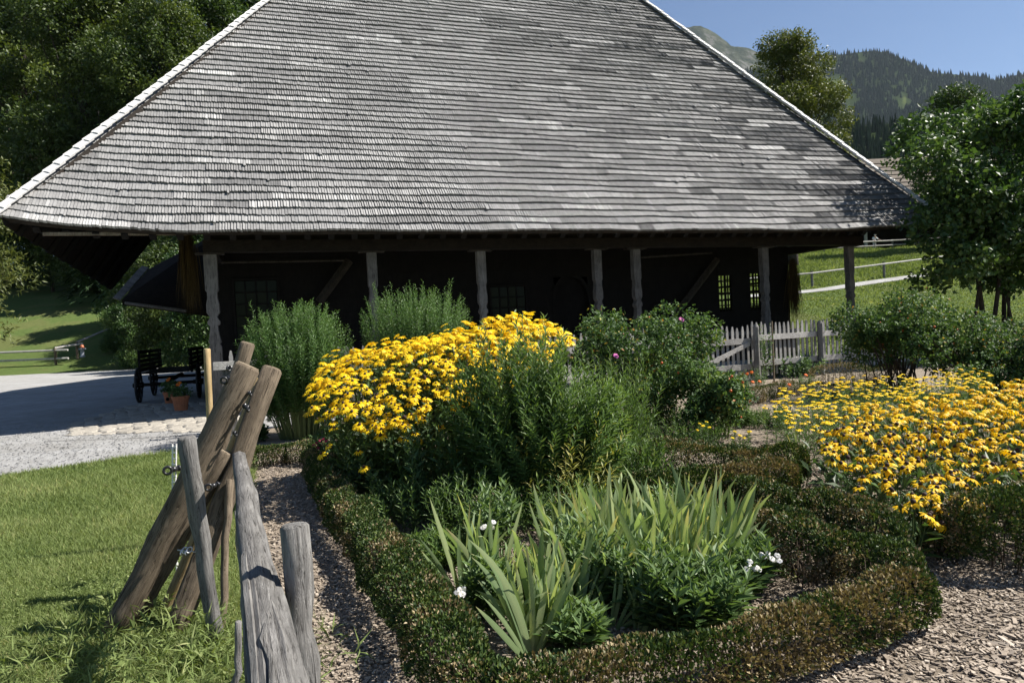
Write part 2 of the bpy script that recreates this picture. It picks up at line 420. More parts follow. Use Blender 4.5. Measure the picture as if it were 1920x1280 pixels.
def crown(clumps, ntwig, per, tw, L, W, vspread=0.25, up=0.5):
    """clumps: list of (centre, radii, weight); twigs of leaves over each clump"""
    tot = sum(c[2] for c in clumps); parts = []
    for c, r, w in clumps:
        n = max(3, int(ntwig * w / tot)); P, d = ell_points(n, c, r, 0.55)
        base = np.clip(RNG.normal(0.45, 0.16), 0.1, 0.85)
        tdir = unit(d + RNG.normal(0, 0.5, (n, 3)) + np.array([0, 0, 0.1]))
        PP = np.repeat(P, per, 0) + np.repeat(tdir, per, 0) * (RNG.random((n * per, 1)) - 0.5) * tw * 1.6 + RNG.normal(0, tw * 0.35, (n * per, 3))
        DD = unit(np.repeat(tdir, per, 0) * 0.7 + rnd_unit(n * per) + np.array([0, 0, -0.15]))
        NN = unit(np.array([0, 0, up]) + np.repeat(d, per, 0) * 0.4 + rnd_unit(n * per) * 0.6)
        s = RNG.uniform(0.7, 1.25, n * per)
        v = np.clip(base + np.repeat(RNG.normal(0, vspread * 0.5, n), per) + RNG.normal(0, vspread * 0.6, n * per), 0, 1)
        parts.append(leaf_quads(PP, DD, NN, L * s, W * s, v))
    return cat(parts)
def make_tree(seed, h, cw, cb, nclump, ntwig, per, tw, L, W, mat, trunk_r=None, lean=0.0, top=1.0, flat=0.9):
    """returns (trunk mesh, crown mesh), origin at the foot"""
    global RNG
    RNG = np.random.default_rng(seed); rg = random.Random(seed)
    tr = trunk_r or h * 0.018
    mb = MB(); pts = []; rad = []
    for k in range(7):
        t = k / 6; pts.append((lean * t * h + rg.uniform(-.15, .15) * t, rg.uniform(-.15, .15) * t * 2, h * 0.86 * t - 0.3)); rad.append(tr * (1.25 - t) + 0.02)
    mb.tube(pts, rad, 8, jitter=0.12)
    clumps = []
    for k in range(nclump):
        t = rg.random() ** 0.9; z = cb + (h - cb) * (0.06 + 0.90 * t)
        prof = math.sin(math.pi * min(1, (0.18 + 0.80 * t)) ** top) ** 0.6
        a = rg.uniform(0, 2 * math.pi); rr = cw * 0.5 * prof * math.sqrt(rg.uniform(0.15, 1.0)) * 0.82
        c = Vector((lean * z + math.cos(a) * rr, math.sin(a) * rr, z))
        r = cw * rg.uniform(0.12, 0.2)
        clumps.append((c, (r, r, r * flat * rg.uniform(0.6, 0.95)), r * r))
        t0 = max(0.12, min(0.8, (z - r * 1.2) / h * 0.8)); s_ = Vector(pts[0]).lerp(Vector(pts[-1]), t0)
        mid = s_.lerp(c, 0.55) + Vector((0, 0, -0.04 * h * rg.random()))
        mb.tube([s_, mid, c], [tr * 0.42 * (1.1 - t0), tr * 0.25 * (1.1 - t0), tr * 0.06], 5, caps=False)
    V, F, v = crown([(tuple(c), r, w) for c, r, w in clumps], ntwig, per, tw, L, W)
    return mb.mesh('trunk', 'bark', True), npmesh('crown', V, F, mat, v)
def place_tree(name, meshes, loc, label, cat_, rot=0.0, sc=1.0, group=None):
    t = thing(name, loc, label, cat_, group)
    inst('trunk', meshes[0], loc, (0, 0, rot), sc, t); inst('crown', meshes[1], loc, (0, 0, rot), sc, t)
    return t
#==PART2==
# ================================================================== ground
def struct(name, me, mats=None):
    o = inst(name, me); o['kind'] = 'structure'; return o
def axis(vals):
    out = []
    for a, b_, st in vals: out += list(np.arange(a, b_, st))
    return out
gx = axis([(-6000, -400, 400), (-400, -80, 40), (-80, 90, 2.0), (90, 400, 40), (400, 6001, 400)])
gy = axis([(-400, -20, 60), (-20, 140, 2.0), (140, 400, 30), (400, 6001, 400)])
V = [(x, y, terrain(x, y) - 0.004) for y in gy for x in gx]
nx = len(gx)
F = [(j * nx + i, j * nx + i + 1, (j + 1) * nx + i + 1, (j + 1) * nx + i) for j in range(len(gy) - 1) for i in range(nx - 1)]
struct('ground', npmesh('ground', V, F, 'meadow', smooth=True))

def sheet(name, pts, z, mat):
    mb = MB(); mb.poly([(x, y, z) for x, y in pts]); o = mb.build(name, mat); o['kind'] = 'structure'; return o
def wig(pts, amp, n=14, seed=1):
    rg = random.Random(seed); out = []
    for (x0, y0), (x1, y1) in zip(pts[:-1], pts[1:]):
        for k in range(n):
            t = k / n; out.append((x0 + (x1 - x0) * t + rg.uniform(-amp, amp), y0 + (y1 - y0) * t + rg.uniform(-amp, amp)))
    out.append(pts[-1]); return out
FENCE0 = Vector((-4.85, 11.66)); FSL = 0.42
def fence_y(x): return FENCE0.y + FSL * (x - FENCE0.x)
sheet('gravel_yard', [(-80, -6), (9, -6), (9, 21.5), (-3, 25)] + wig([(-3, 45.6), (-80, 45.6)], 0.12, 40), 0.004, 'gravel')
EDGE = [(-26, -6), (-16, 1.2), (-11, 5.2), (-6.55, 8.65), (-5.5, 9.6), (-4.55, 10.15), (-4.2, 10.9)]
PATHL = [(-4.2, 10.9), (-3.35, 8.7), (-2.0, 5.0), (-1.32, 3.2), (-1.12, 2.2), (-1.0, -6)]
sheet('lawn', wig(EDGE, 0.05, 16) + [(x + 0.4, y) for x, y in PATHL], 0.008, 'lawn_soil')
sheet('garden_bed', wig(PATHL[::-1], 0.05, 10, 2) + [(-4.75, 11.75), (10.5, fence_y(10.5)), (18, fence_y(10.5)), (18, -6)], 0.012, 'soil')

# hillside path on the right
cl = [hit(1400, 556), hit(1480, 550), hit(1540, 544), hit(1620, 532), hit(1700, 521), hit(1780, 512), hit(1880, 498), hit(2000, 478)]
mb = MB()
for p, q in zip(cl[:-1], cl[1:]):
    n_ = 6
    for k in range(n_):
        a = p.lerp(q, k / n_); c = p.lerp(q, (k + 1) / n_)
        pts = []
        for w, o_ in ((a, -0.75), (c, -0.75), (c, 0.75), (a, 0.75)):
            y = w.y + o_; pts.append((w.x, y, terrain(w.x, y) + 0.03))
        mb.poly(pts)
mb.build('path', 'gravel')['kind'] = 'structure'

# ================================================================== mountains
from mathutils import noise as mnoise
def interp(tab, x):
    xs, ys = zip(*tab); return float(np.interp(x, xs, ys))
def mountain(name, tab, y0, y1, z0, mat, px0, px1, step, rows, rough, clear=None, power=1.25, back=True, seed=0):
    cols = np.arange(px0, px1, step); V = []; vv = []
    for j in range(rows + 2):
        t = min(1.0, j / rows)
        for px in cols:
            py = interp(tab, px); d = ray(px, py); e = (d.z / d.y)
            dx = d.x / d.y
            nz = mnoise.fractal(Vector((px * 0.011 + seed, t * 4.0, 1.3)), 0.9, 2.1, 5)
            Y = y0 + (y1 - y0) * t ** power * (1 + 0.10 * nz * (1 - t))
            ee = e * (0.10 + 0.90 * t ** 0.92)
            z = CAM.z + Y * ee * (1 + rough * nz * math.sin(math.pi * min(t, 0.97)) ** 0.5 * 1.2)
            if j == 0: z = z0
            if j == rows + 1: Y *= 1.35; z *= 0.6
            V.append((dx * Y, Y, z))
            n2 = mnoise.fractal(Vector((px * 0.018 + seed * 2, t * 6.0, 4.7)), 0.8, 2.0, 4)
            vv.append(min(1, max(0, 0.42 + 0.32 * n2)))
    n = len(cols)
    F = [(j * n + i, j * n + i + 1, (j + 1) * n + i + 1, (j + 1) * n + i) for j in range(rows + 1) for i in range(n - 1)]
    struct(name, npmesh(name, V, F, mat, v=vv, smooth=True))
    return np.array(V).reshape(rows + 2, n, 3), np.array(vv).reshape(rows + 2, n)
T_ROCK = [(900, 190), (1100, 150), (1180, 95), (1230, 72), (1265, 53), (1285, 49), (1305, 48), (1325, 57), (1360, 78), (1400, 90), (1450, 118), (1520, 130), (1620, 170), (1900, 260)]
T_FOR = [(1000, 210), (1300, 175), (1400, 140), (1500, 112), (1570, 101), (1610, 100), (1650, 96), (1690, 108), (1720, 120), (1760, 134), (1800, 142), (1860, 150), (1920, 140), (2050, 110), (2300, 120)]
T_LOW = [(1000, 300), (1300, 270), (1560, 250), (1600, 240), (1650, 232), (1690, 226), (1740, 236), (1850, 230), (2000, 205), (2300, 220)]
mountain('rocky_mountain', T_ROCK, 2600, 4300, 12, 'rock_hill', 950, 1900, 7, 46, 0.10, seed=3)
G1, A1 = mountain('forested_mountain', T_FOR, 1300, 2700, 12, 'forest_hill', 1050, 2260, 7, 44, 0.05, seed=9)
G2, A2 = mountain('wooded_hill', T_LOW, 260, 640, 10, 'forest_hill', 1050, 2260, 10, 26, 0.05, seed=21)
def conifers(name, G, A, n, hgt, label, thr, tmin=0.1, bias=1.0, near=None):
    rows, cols, _ = G.shape; P = []; tries = 0
    rg = random.Random(len(name))
    while len(P) < n and tries < n * 8:
        tries += 1
        t = (tmin + (1 - tmin) * rg.random() ** bias) * (rows - 2.001); c = rg.random() * (cols - 1.001)
        j, i = int(t), int(c); ft, fc = t - j, c - i
        if A[j, i] > thr: continue
        p = G[j, i] * (1 - ft) * (1 - fc) + G[j + 1, i] * ft * (1 - fc) + G[j, i + 1] * (1 - ft) * fc + G[j + 1, i + 1] * ft * fc
        P.append(p)
    P = np.array(P); m_ = len(P); h = hgt * RNG.uniform(0.55, 1.25, m_); r = h * RNG.uniform(0.16, 0.26, m_)
    k = 6; ang = np.arange(k) * 2 * np.pi / k
    ring = np.stack([np.cos(ang), np.sin(ang), np.zeros(k)], 1)
    low = P[:, None] + ring[None] * r[:, None, None] - np.array([0, 0, 1.0]) * (h * 0.1)[:, None, None]
    tip = (P + np.stack([r * 0, r * 0, h], 1))[:, None]
    V = np.concatenate([low, tip], 1).reshape(-1, 3)
    base = (np.arange(m_) * (k + 1))[:, None, None]
    tri = np.array([[q, (q + 1) % k, k] for q in range(k)])[None]
    F = (base + tri).reshape(-1, 3)
    v = np.repeat(np.clip(RNG.normal(0.45, 0.3, m_), 0, 1), k + 1)
    o = inst(name, npmesh(name, V, F, 'spruce_needle', v)); tag(o, label, 'forest', kind='stuff')
conifers('conifer_forest', G1, A1, 26000, 21, 'dark spruce forest covering the high mountain slope behind the roof', 0.50, 0.12, 0.75)
conifers('hill_forest', G2, A2, 5200, 11, 'dark woodland on the low hill beyond the brown barn roof', 0.56, 0.15, 0.8)

# ================================================================== farmhouse
TH = math.atan(0.343)
hu = Vector((math.cos(TH), math.sin(TH), 0)); hv = Vector((-math.sin(TH), math.cos(TH), 0)); hz_ = Vector((0, 0, 1))
HO = Vector((0, 15.5, 0)); EZ = 3.75
PA = math.atan(1.19)
ups = hv * math.cos(PA) + hz_ * math.sin(PA); rn = -hv * math.sin(PA) + hz_ * math.cos(PA)
HR = Matrix((hu, hv, hz_)).transposed()            # house axes -> world
def hp(a, b_, z): return HO + hu * a + hv * b_ + hz_ * z
def vplane(px, py, b_):
    """pixel -> (a, z) on the vertical plane b behind the eave"""
    d = ray(px, py); o = HO + hv * b_; t = (o - CAM).dot(hv) / d.dot(hv); p = CAM + d * t
    return (p - HO).dot(hu), p.z
def rplane(px, py):
    d = ray(px, py); o = HO + hz_ * EZ; t = (o - CAM).dot(rn) / d.dot(rn); p = CAM + d * t
    return (p - o).dot(hu), (p - o).dot(ups)
lt = rplane(520, 0); rt_ = rplane(1195, 0); rm = rplane(1684, 368)
aL = -9.1 / hu.x
aR = rm[0] + (rm[0] - rt_[0]) / (rm[1] - rt_[1]) * (0 - rm[1])
def hipL(s): return aL + (lt[0] - aL) * s / lt[1]
def hipR(s): return aR + (rt_[0] - aR) * s / rt_[1]
SR = min(14.5, (aR - aL - 3.0) / ((lt[0] - aL) / lt[1] - (rt_[0] - aR) / rt_[1]))
print('ROOF aL %.2f aR %.2f hipL %.2f hipR %.2f SR %.2f ridge z %.1f' % (aL, aR, (lt[0] - aL) / lt[1], (rt_[0] - aR) / rt_[1], SR, EZ + SR * math.sin(PA)))
def lift(a, s):
    l = max(0.0, (-6.4 - a) / (-6.4 - aL)) ** 2 * 0.25; r = max(0.0, (a - 8.0) / (aR - 8.0)) ** 2 * 0.22
    return (l + r) * math.exp(-s / 2.6)
def RS(a, s, off=0.0): return HO + hz_ * (EZ + lift(a, s)) + hu * a + ups * s + rn * off
house = thing('farmhouse', hp(1.5, 9, 0), 'large dark timber farmhouse under a steep grey shingled hip roof', 'house')
def hbox(name, a0, a1, b0, b1, z0, z1, mat, parent=None):
    mb = MB(); mb.box(hp((a0 + a1) / 2, (b0 + b1) / 2, (z0 + z1) / 2), (a1 - a0, b1 - b0, z1 - z0), HR)
    return mb.build(name, mat, parent or house)
# --- roof decks (solid boards under the shingles)
def slab(name, pts, off, mat, parent):
    mb = MB(); n = len(pts); lo = [Vector(p) + Vector(o) for p, o in zip(pts, [off] * n)]
    mb.poly(pts); mb.poly(lo[::-1])
    for k in range(n): mb.poly([pts[(k + 1) % n], pts[k], lo[k], lo[(k + 1) % n]])
    return mb.build(name, mat, parent)
mb = MB(); NA = 40
srow = [0.0, 0.5, 1.2, 2.2, 3.6, 6, 9, SR]
grid = [[RS(hipL(s) + (hipR(s) - hipL(s)) * i / NA, s, -0.01) for i in range(NA + 1)] for s in srow]
for j in range(len(srow) - 1):
    for i in range(NA):
        q = [grid[j][i], grid[j][i + 1], grid[j + 1][i + 1], grid[j + 1][i]]
        mb.poly(q); mb.poly([p - rn * 0.09 for p in q[::-1]])
for i in range(NA): mb.poly([grid[0][i + 1], grid[0][i], grid[0][i] - rn * 0.09, grid[0][i + 1] - rn * 0.09])
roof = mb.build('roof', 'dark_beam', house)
TL = RS(hipL(SR), SR); TR = RS(hipR(SR), SR)
EL = RS(aL, 0); ELb = EL + hv * 8.3; ELb.z = 3.38
ER = RS(aR, 0); ERb = ER + hv * 16; ERb.z = 5.3
DPT = 24.0
TLb = TL + hv * (DPT - 2 * SR * math.cos(PA)) ; TRb = TR + hv * (DPT - 2 * SR * math.cos(PA))
if TLb.y < TL.y + 2: TLb = TL + hv * 2.0; TRb = TR + hv * 2.0
EL2 = EL + hv * DPT; EL2.z = 3.75; ER2 = ER + hv * DPT; ER2.z = 5.6
upL = (TL - EL)
e1 = EL.lerp(TL, 0.0); sideTop = ELb + (TL + hv * 2 - ELb) * 0.30
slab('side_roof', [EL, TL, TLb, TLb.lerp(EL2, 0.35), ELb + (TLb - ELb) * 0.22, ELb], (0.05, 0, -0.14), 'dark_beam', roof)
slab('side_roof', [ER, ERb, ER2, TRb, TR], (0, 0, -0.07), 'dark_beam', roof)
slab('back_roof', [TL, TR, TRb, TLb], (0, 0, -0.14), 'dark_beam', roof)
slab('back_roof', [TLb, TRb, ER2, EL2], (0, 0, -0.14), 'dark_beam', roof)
# --- shingles
parts = []; rows = int(SR / 0.236)
for k in range(rows + 1):
    s0 = k * 0.236 - 0.04
    a0 = hipL(max(0, s0)) - 0.17; a1 = hipR(max(0, s0)) + 0.12
    if a1 - a0 < 0.3: break
    w = RNG.uniform(0.044, 0.068, int((a1 - a0) / 0.055) + 60); ac = a0 + np.cumsum(w); ac = ac[ac < a1]
    n = len(ac) - 1
    if n < 3: continue
    al, ar = ac[:-1], ac[1:] - RNG.uniform(0.003, 0.009, n)
    # weathering runs over a mean tone that darkens from left to right
    v = np.zeros(n); tilr = np.zeros(n); i = 0
    while i < n:
        ln = int(RNG.uniform(4, 34)); q = RNG.random()
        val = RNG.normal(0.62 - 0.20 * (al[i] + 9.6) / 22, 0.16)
        if q < 0.032: val = RNG.uniform(0.78, 0.93); ln = int(RNG.uniform(4, 14))
        elif q < 0.12: val = RNG.uniform(0.12, 0.3); ln = int(RNG.uniform(2, 9))
        v[i:i + ln] = val; tilr[i:i + ln] = RNG.uniform(0.002, 0.019); i += ln
    v = np.clip(v + RNG.normal(0, 0.06, n), 0, 1)
    sb = s0 + 0.018 * np.sin(al * 1.3 + k * 1.7) + 0.012 * np.sin(al * 3.1 + k) + RNG.normal(0, 0.006, n)
    odd = RNG.random(n) < 0.006; sb = sb - odd * RNG.uniform(0.02, 0.08, n)
    lf = np.array([lift(a, max(0, s0)) for a in al])
    th = 0.072 + RNG.normal(0, 0.003, n) + odd * 0.02; til = tilr + RNG.uniform(0.0, 0.005, n)
    base = np.array(HO + hz_ * EZ); U = np.array(hu); SS = np.array(ups); R_ = np.array(rn)
    def pt(a, s, off): return base + a[:, None] * U + s[:, None] * SS + off[:, None] * R_ + np.stack([0 * a, 0 * a, lf], 1)
    st = sb + 0.42; skew = RNG.normal(0, 0.004, n)
    A_ = pt(al, sb, th + til); B_ = pt(ar, sb + skew, th); C_ = pt(ar, st, th * 0.05); D_ = pt(al, st, th * 0.05 + til)
    A2_ = pt(al, sb, th + til - 0.055); B2_ = pt(ar, sb + skew, th - 0.055); D2_ = pt(al, st, th * 0.05 + til - 0.03)
    Vv = np.stack([A_, B_, C_, D_, A2_, B2_, D2_], 1).reshape(-1, 3)
    b7 = (np.arange(n) * 7)[:, None, None]
    Fq = (b7 + np.array([[0, 1, 2, 3], [4, 5, 1, 0], [6, 4, 0, 3]])[None]).reshape(-1, 4)
    parts.append((Vv, Fq, np.repeat(v, 7)))
V, F, v = cat(parts)
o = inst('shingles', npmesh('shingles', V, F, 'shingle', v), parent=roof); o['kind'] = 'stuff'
print('SHINGLES', len(V) // 7)
# --- hip boards, one object each
def hip_caps(P0, P1, nin, side, wid, n):
    d = (P1 - P0).normalized(); nn = (nin - d * nin.dot(d)).normalized(); w = d.cross(nn).normalized()
    L = (P1 - P0).length; step = L / n
    mb = MB()
    for sx in (-1, 1):
        ang = math.acos(max(-1, min(1, nn.dot(rn)))) * 0.9 * sx
        R = Matrix((w, d, nn)).transposed() @ Matrix.Rotation(ang, 3, 'Y') @ Matrix.Rotation(-0.07, 3, 'X')
        c = w * (sx * wid * 0.46) - nn * 0.015 * (1 if sx == side else 0)
        mb.box(c, (wid, step * 1.5, 0.03), R)
    me = mb.mesh('hip_board', 'hip_shingle')
    for k in range(n):
        p = P0 + d * (step * (k + 0.45)) + nn * (0.135 + random.uniform(-.008, .008))
        inst('hip_board', me, p, (0, 0, random.uniform(-.02, .02)), (1, 1, 1), roof)
sl = (EL + hv * 3 - EL).cross(TL - EL).normalized()
if sl.z < 0: sl = -sl
sr = (ER + hv * 3 - ER).cross(TR - ER).normalized()
if sr.z < 0: sr = -sr
hip_caps(EL - (TL - EL).normalized() * 0.1, TL, rn + sl, 1, 0.115, 54)
hip_caps(ER - (TR - ER).normalized() * 0.1, TR, rn + sr, -1, 0.125, 54)
# eave board and rafters
hbox('eave_board', aL + 0.6, -6.6, 0.10, 0.16, 3.69, 3.75, 'brown_log', roof)
for k in range(46):
    a = aL + 0.5 + k * 0.48
    if a > 11.2: break
    mb = MB()
    R = Matrix((hu, ups, rn)).transposed()
    sm = min(3.1, 0.85 * (a - aL) / ((lt[0] - aL) / lt[1]), 0.85 * (aR - a) / ((aR - rt_[0]) / rt_[1]))
    if sm < 0.3: continue
    mb.box(RS(a, sm / 2, -0.17), (0.12, sm, 0.14), R); mb.build('rafter', 'dark_wood', roof)
for k in range(9):
    p = EL + hv * (0.6 + k * 0.9); p.z = EL.z - (EL.z - 3.38) * (0.6 + k * 0.9) / 8.3
    dd = (TL - EL).normalized(); inn = (dd - hv * dd.dot(hv)).normalized()
    hl = (0.6 + k * 0.9) / (TL - EL).dot(hv) * ((TL - EL) - hv * (TL - EL).dot(hv)).length * 0.85
    mb = MB(); mb.tube([p - Vector((0, 0, 0.26)) + inn * 0.1, p - Vector((0, 0, 0.26)) + inn * min(2.2, hl * 0.8)], 0.075, 6); mb.build('rafter', 'dark_wood', roof)
# side eave boards seen from below
# --- posts
PB = 1.2
post_px = [(397, 472), (699, 470), (903, 467), (1120, 464), (1193, 462), (1433, 459), (1593, 454)]
prof = [(0, 1), (.05, 1), (.22, .98), (.235, .76), (.27, .76), (.31, .97), (.36, .97), (.385, .56), (.40, .66), (.415, .94), (.43, .94), (.445, .58), (.50, .72), (.545, .97), (.555, .72), (.57, .97), (1, 1)]
ZT = 3.42
for k, (px, py) in enumerate(post_px):
    a, z = vplane(px, py + 60, PB)
    hw = 0.13 if k == 0 else 0.105
    mb = MB(); L = []
    for t, w in prof: L.append((w * hw, ZT * (1 - t)))
    bk, fr = 0.09, -0.09
    for (w0, z0), (w1, z1) in zip(L[:-1], L[1:]):
        P = lambda x, y, z: hp(a + x, PB + y, z)
        mb.poly([P(-w1, fr, z1), P(w1, fr, z1), P(w0, fr, z0), P(-w0, fr, z0)])
        mb.poly([P(w1, bk, z1), P(-w1, bk, z1), P(-w0, bk, z0), P(w0, bk, z0)])
        mb.poly([P(-w1, bk, z1), P(-w1, fr, z1), P(-w0, fr, z0), P(-w0, bk, z0)])
        mb.poly([P(w1, fr, z1), P(w1, bk, z1), P(w0, bk, z0), P(w0, fr, z0)])
    mb.poly([hp(a - hw, PB + fr, ZT), hp(a + hw, PB + fr, ZT), hp(a + hw, PB + bk, ZT), hp(a - hw, PB + bk, ZT)])
    po = mb.build('post', 'post_wood', house)
    hbox('post_cap', a - 0.29, a + 0.29, PB - 0.12, PB + 0.10, ZT + 0.002, ZT + 0.035, 'bark', po)
    hbox('post_stone', a - 0.2, a + 0.2, PB - 0.2, PB + 0.2, 0.0, 0.10, 'stone_white', po)
AP = [vplane(px, py + 60, PB)[0] for px, py in post_px]
a0b, a1b = vplane(381, 460, PB)[0], vplane(1612, 450, PB)[0]
hbox('beam', a0b, a1b, PB - 0.13, PB + 0.13, 3.465, 3.72, 'dark_beam')
hbox('beam', a0b + 0.05, a1b - 0.1, PB - 0.05, PB + 0.12, 3.725, 4.30, 'dark_beam')
hbox('beam', AP[-1] - 0.12, AP[-1] + 0.12, PB + 0.14, 9.0, 3.46, 3.70, 'dark_beam')
hbox('beam', a0b, a0b + 0.24, PB + 0.14, 22.0, 3.47, 3.72, 'dark_beam')
# --- walls and openings
WB = 3.6
aw = vplane(1478, 540, WB)[0]; aw0 = AP[0] - 0.1
def opening(x0, y0, x1, y1, b_):
    A0, z1 = vplane(x0, y0, b_); A1, _ = vplane(x1, y0, b_); _, z0 = vplane((x0 + x1) / 2, y1, b_)
    return A0, A1, z0, z1
w1 = opening(1344, 515, 1371, 586, WB); w2 = opening(1403, 511, 1424, 584, WB); dr = opening(1036, 520, 1100, 660, WB)
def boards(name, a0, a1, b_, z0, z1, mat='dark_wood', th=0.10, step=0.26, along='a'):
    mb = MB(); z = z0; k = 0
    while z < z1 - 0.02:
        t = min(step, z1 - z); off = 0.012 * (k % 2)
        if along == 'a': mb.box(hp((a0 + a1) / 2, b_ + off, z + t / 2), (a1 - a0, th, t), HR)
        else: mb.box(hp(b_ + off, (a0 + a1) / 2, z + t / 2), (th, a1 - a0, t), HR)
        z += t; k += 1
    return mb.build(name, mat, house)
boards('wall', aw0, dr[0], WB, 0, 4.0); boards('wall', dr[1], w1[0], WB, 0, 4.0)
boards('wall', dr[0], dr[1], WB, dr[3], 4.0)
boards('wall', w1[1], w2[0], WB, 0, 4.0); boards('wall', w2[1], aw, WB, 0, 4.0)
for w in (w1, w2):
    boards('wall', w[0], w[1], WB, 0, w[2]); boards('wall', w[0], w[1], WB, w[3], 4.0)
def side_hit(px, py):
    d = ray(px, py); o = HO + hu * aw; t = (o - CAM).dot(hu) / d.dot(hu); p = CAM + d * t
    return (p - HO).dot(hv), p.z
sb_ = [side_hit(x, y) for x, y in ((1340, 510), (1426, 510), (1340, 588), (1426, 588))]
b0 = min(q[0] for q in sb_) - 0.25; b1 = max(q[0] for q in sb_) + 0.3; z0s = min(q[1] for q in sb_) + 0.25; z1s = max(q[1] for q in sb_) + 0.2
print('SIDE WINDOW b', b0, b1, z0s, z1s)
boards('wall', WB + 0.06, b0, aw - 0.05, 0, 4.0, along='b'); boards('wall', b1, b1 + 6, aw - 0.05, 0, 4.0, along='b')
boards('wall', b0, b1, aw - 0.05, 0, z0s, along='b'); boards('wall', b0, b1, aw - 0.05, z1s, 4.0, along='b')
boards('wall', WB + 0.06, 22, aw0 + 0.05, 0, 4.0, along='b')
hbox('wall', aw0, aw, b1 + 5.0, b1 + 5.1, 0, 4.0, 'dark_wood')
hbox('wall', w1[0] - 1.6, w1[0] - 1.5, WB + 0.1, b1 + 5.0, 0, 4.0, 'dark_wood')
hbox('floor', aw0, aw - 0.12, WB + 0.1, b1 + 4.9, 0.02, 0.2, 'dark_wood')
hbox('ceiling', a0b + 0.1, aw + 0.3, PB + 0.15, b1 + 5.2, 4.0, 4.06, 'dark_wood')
# windows
def window(a0, a1, z0, z1, b_, nc, nr, glass, fw=0.05, along='a', proud=0.0):
    mb = MB()
    def bar(c0, c1, y0, y1, w=None):
        d = w or 0.06
        if along == 'a': mb.box(hp((c0 + c1) / 2, b_ - proud, (y0 + y1) / 2), (c1 - c0, d, y1 - y0), HR)
        else: mb.box(hp(b_, (c0 + c1) / 2, (y0 + y1) / 2), (d, c1 - c0, y1 - y0), HR)
    bar(a0, a0 + fw, z0, z1); bar(a1 - fw, a1, z0, z1); bar(a0 + fw, a1 - fw, z0, z0 + fw); bar(a0 + fw, a1 - fw, z1 - fw, z1)
    W = mb.build('window', 'dark_wood', house)
    mb = MB(); ca = (a1 - a0 - 2 * fw) / nc; cz = (z1 - z0 - 2 * fw) / nr; mw = 0.018
    for i in range(1, nc): bar(a0 + fw + i * ca - mw, a0 + fw + i * ca + mw, z0 + fw, z1 - fw, 0.03)
    for j in range(1, nr):
        y = z0 + fw + j * cz; m_ = mw * (2.0 if nr == 6 and j == 3 else 1.0)
        for i in range(nc): bar(a0 + fw + i * ca + mw, a0 + fw + (i + 1) * ca - mw, y - m_, y + m_, 0.028)
    mb.build('glazing_bar', 'dark_wood', W)
    if glass:
        for i in range(nc):
            for j in range(nr):
                m2 = MB()
                c = ((a0 + fw + (i + .5) * ca), (z0 + fw + (j + .5) * cz))
                tl = Matrix.Rotation(random.uniform(-.02, .02), 3, 'Z') @ Matrix.Rotation(random.uniform(-.02, .02), 3, 'X')
                m2.box(hp(c[0], b_ - proud + 0.012, c[1]), (ca - 0.036, 0.006, cz - 0.036), HR @ tl)
                m2.build('pane', glass, W)
wl = opening(434, 523, 523, 640, WB)
window(wl[0], wl[1], wl[2], wl[3], WB - 0.075, 4, 5, 'glass_dark')
wm = opening(915, 535, 985, 640, WB)
window(wm[0], wm[1], wm[2], wm[3], WB - 0.075, 4, 5, 'glass_dark')
for w in (w1, w2): window(w[0], w[1], w[2], w[3], WB, 4 if w is w1 else 3, 6, None, 0.035)
window(b0, b1, z0s, z1s, aw - 0.05, 12, 6, None, 0.05, 'b')
# arched door
mb = MB(); dw = dr[1] - dr[0]; dc = (dr[0] + dr[1]) / 2
pts = [(-dw / 2, 0)] + [(-dw / 2 * math.cos(t), dr[3] - 0.75 + 0.75 * math.sin(t)) for t in np.linspace(0, math.pi, 13)] + [(dw / 2, 0)]
mb.poly([hp(dc + x, WB + 0.12, z) for x, z in pts]); dd = mb.build('door', 'dark_wood', house)
mb = MB()
for (x0, z0), (x1, z1) in zip(pts[:-1], pts[1:]):
    mb.poly([hp(dc + x0, WB - 0.08, z0), hp(dc + x1, WB - 0.08, z1), hp(dc + x1 * 1.12, WB - 0.08, z1 + (0.1 if z1 > 2 else 0)), hp(dc + x0 * 1.12, WB - 0.08, z0 + (0.1 if z0 > 2 else 0))])
    mb.poly([hp(dc + x0, WB - 0.08, z0), hp(dc + x1, WB - 0.08, z1), hp(dc + x1, WB + 0.12, z1), hp(dc + x0, WB + 0.12, z0)])
mb.build('door_frame', 'dark_wood', dd)
# braces, hanging pole, bench
def stick(name, p, q, r, mat, parent, n=6, sq=1.0, j=0.05, seed=0):
    mb = MB(); mb.tube([p, Vector(p).lerp(Vector(q), .5), q], r, n, jitter=j, squash=sq, seed=seed); return mb.build(name, mat, parent)
for (x0, y0, x1, y1) in ((598, 566, 655, 488), (1262, 596, 1345, 486)):
    p = vplane(x0, y0, WB - 0.3); q = vplane(x1, y1, WB - 0.3)
    stick('brace', hp(p[0], WB - 0.3, p[1]), hp(q[0], WB - 0.3, q[1]), 0.11, 'bark', house, 4)
p = vplane(415, 492, 2.2); q = vplane(645, 488, 2.2); stick('hanging_pole', hp(p[0], 2.2, p[1]), hp(q[0], 2.2, q[1]), 0.03, 'bark', house)
p = vplane(1195, 483, 2.0); q = vplane(1335, 474, 2.0); stick('hanging_pole', hp(p[0], 2.0, p[1]), hp(q[0], 2.0, q[1]), 0.03, 'bark', house)
p = vplane(1330, 590, WB - 0.35); q = vplane(1490, 588, WB - 0.35)
hbox('bench', p[0], q[0], WB - 0.6, WB - 0.12, 0.95, 1.05, 'post_wood'); hbox('bench_wall', p[0], q[0] - 0.1, WB - 0.5, WB - 0.13, 0, 0.94, 'dark_wood')
hbox('threshold_sill', aw0, aw, PB + 0.4, WB - 0.13, 0.005, 0.16, 'stone_white')
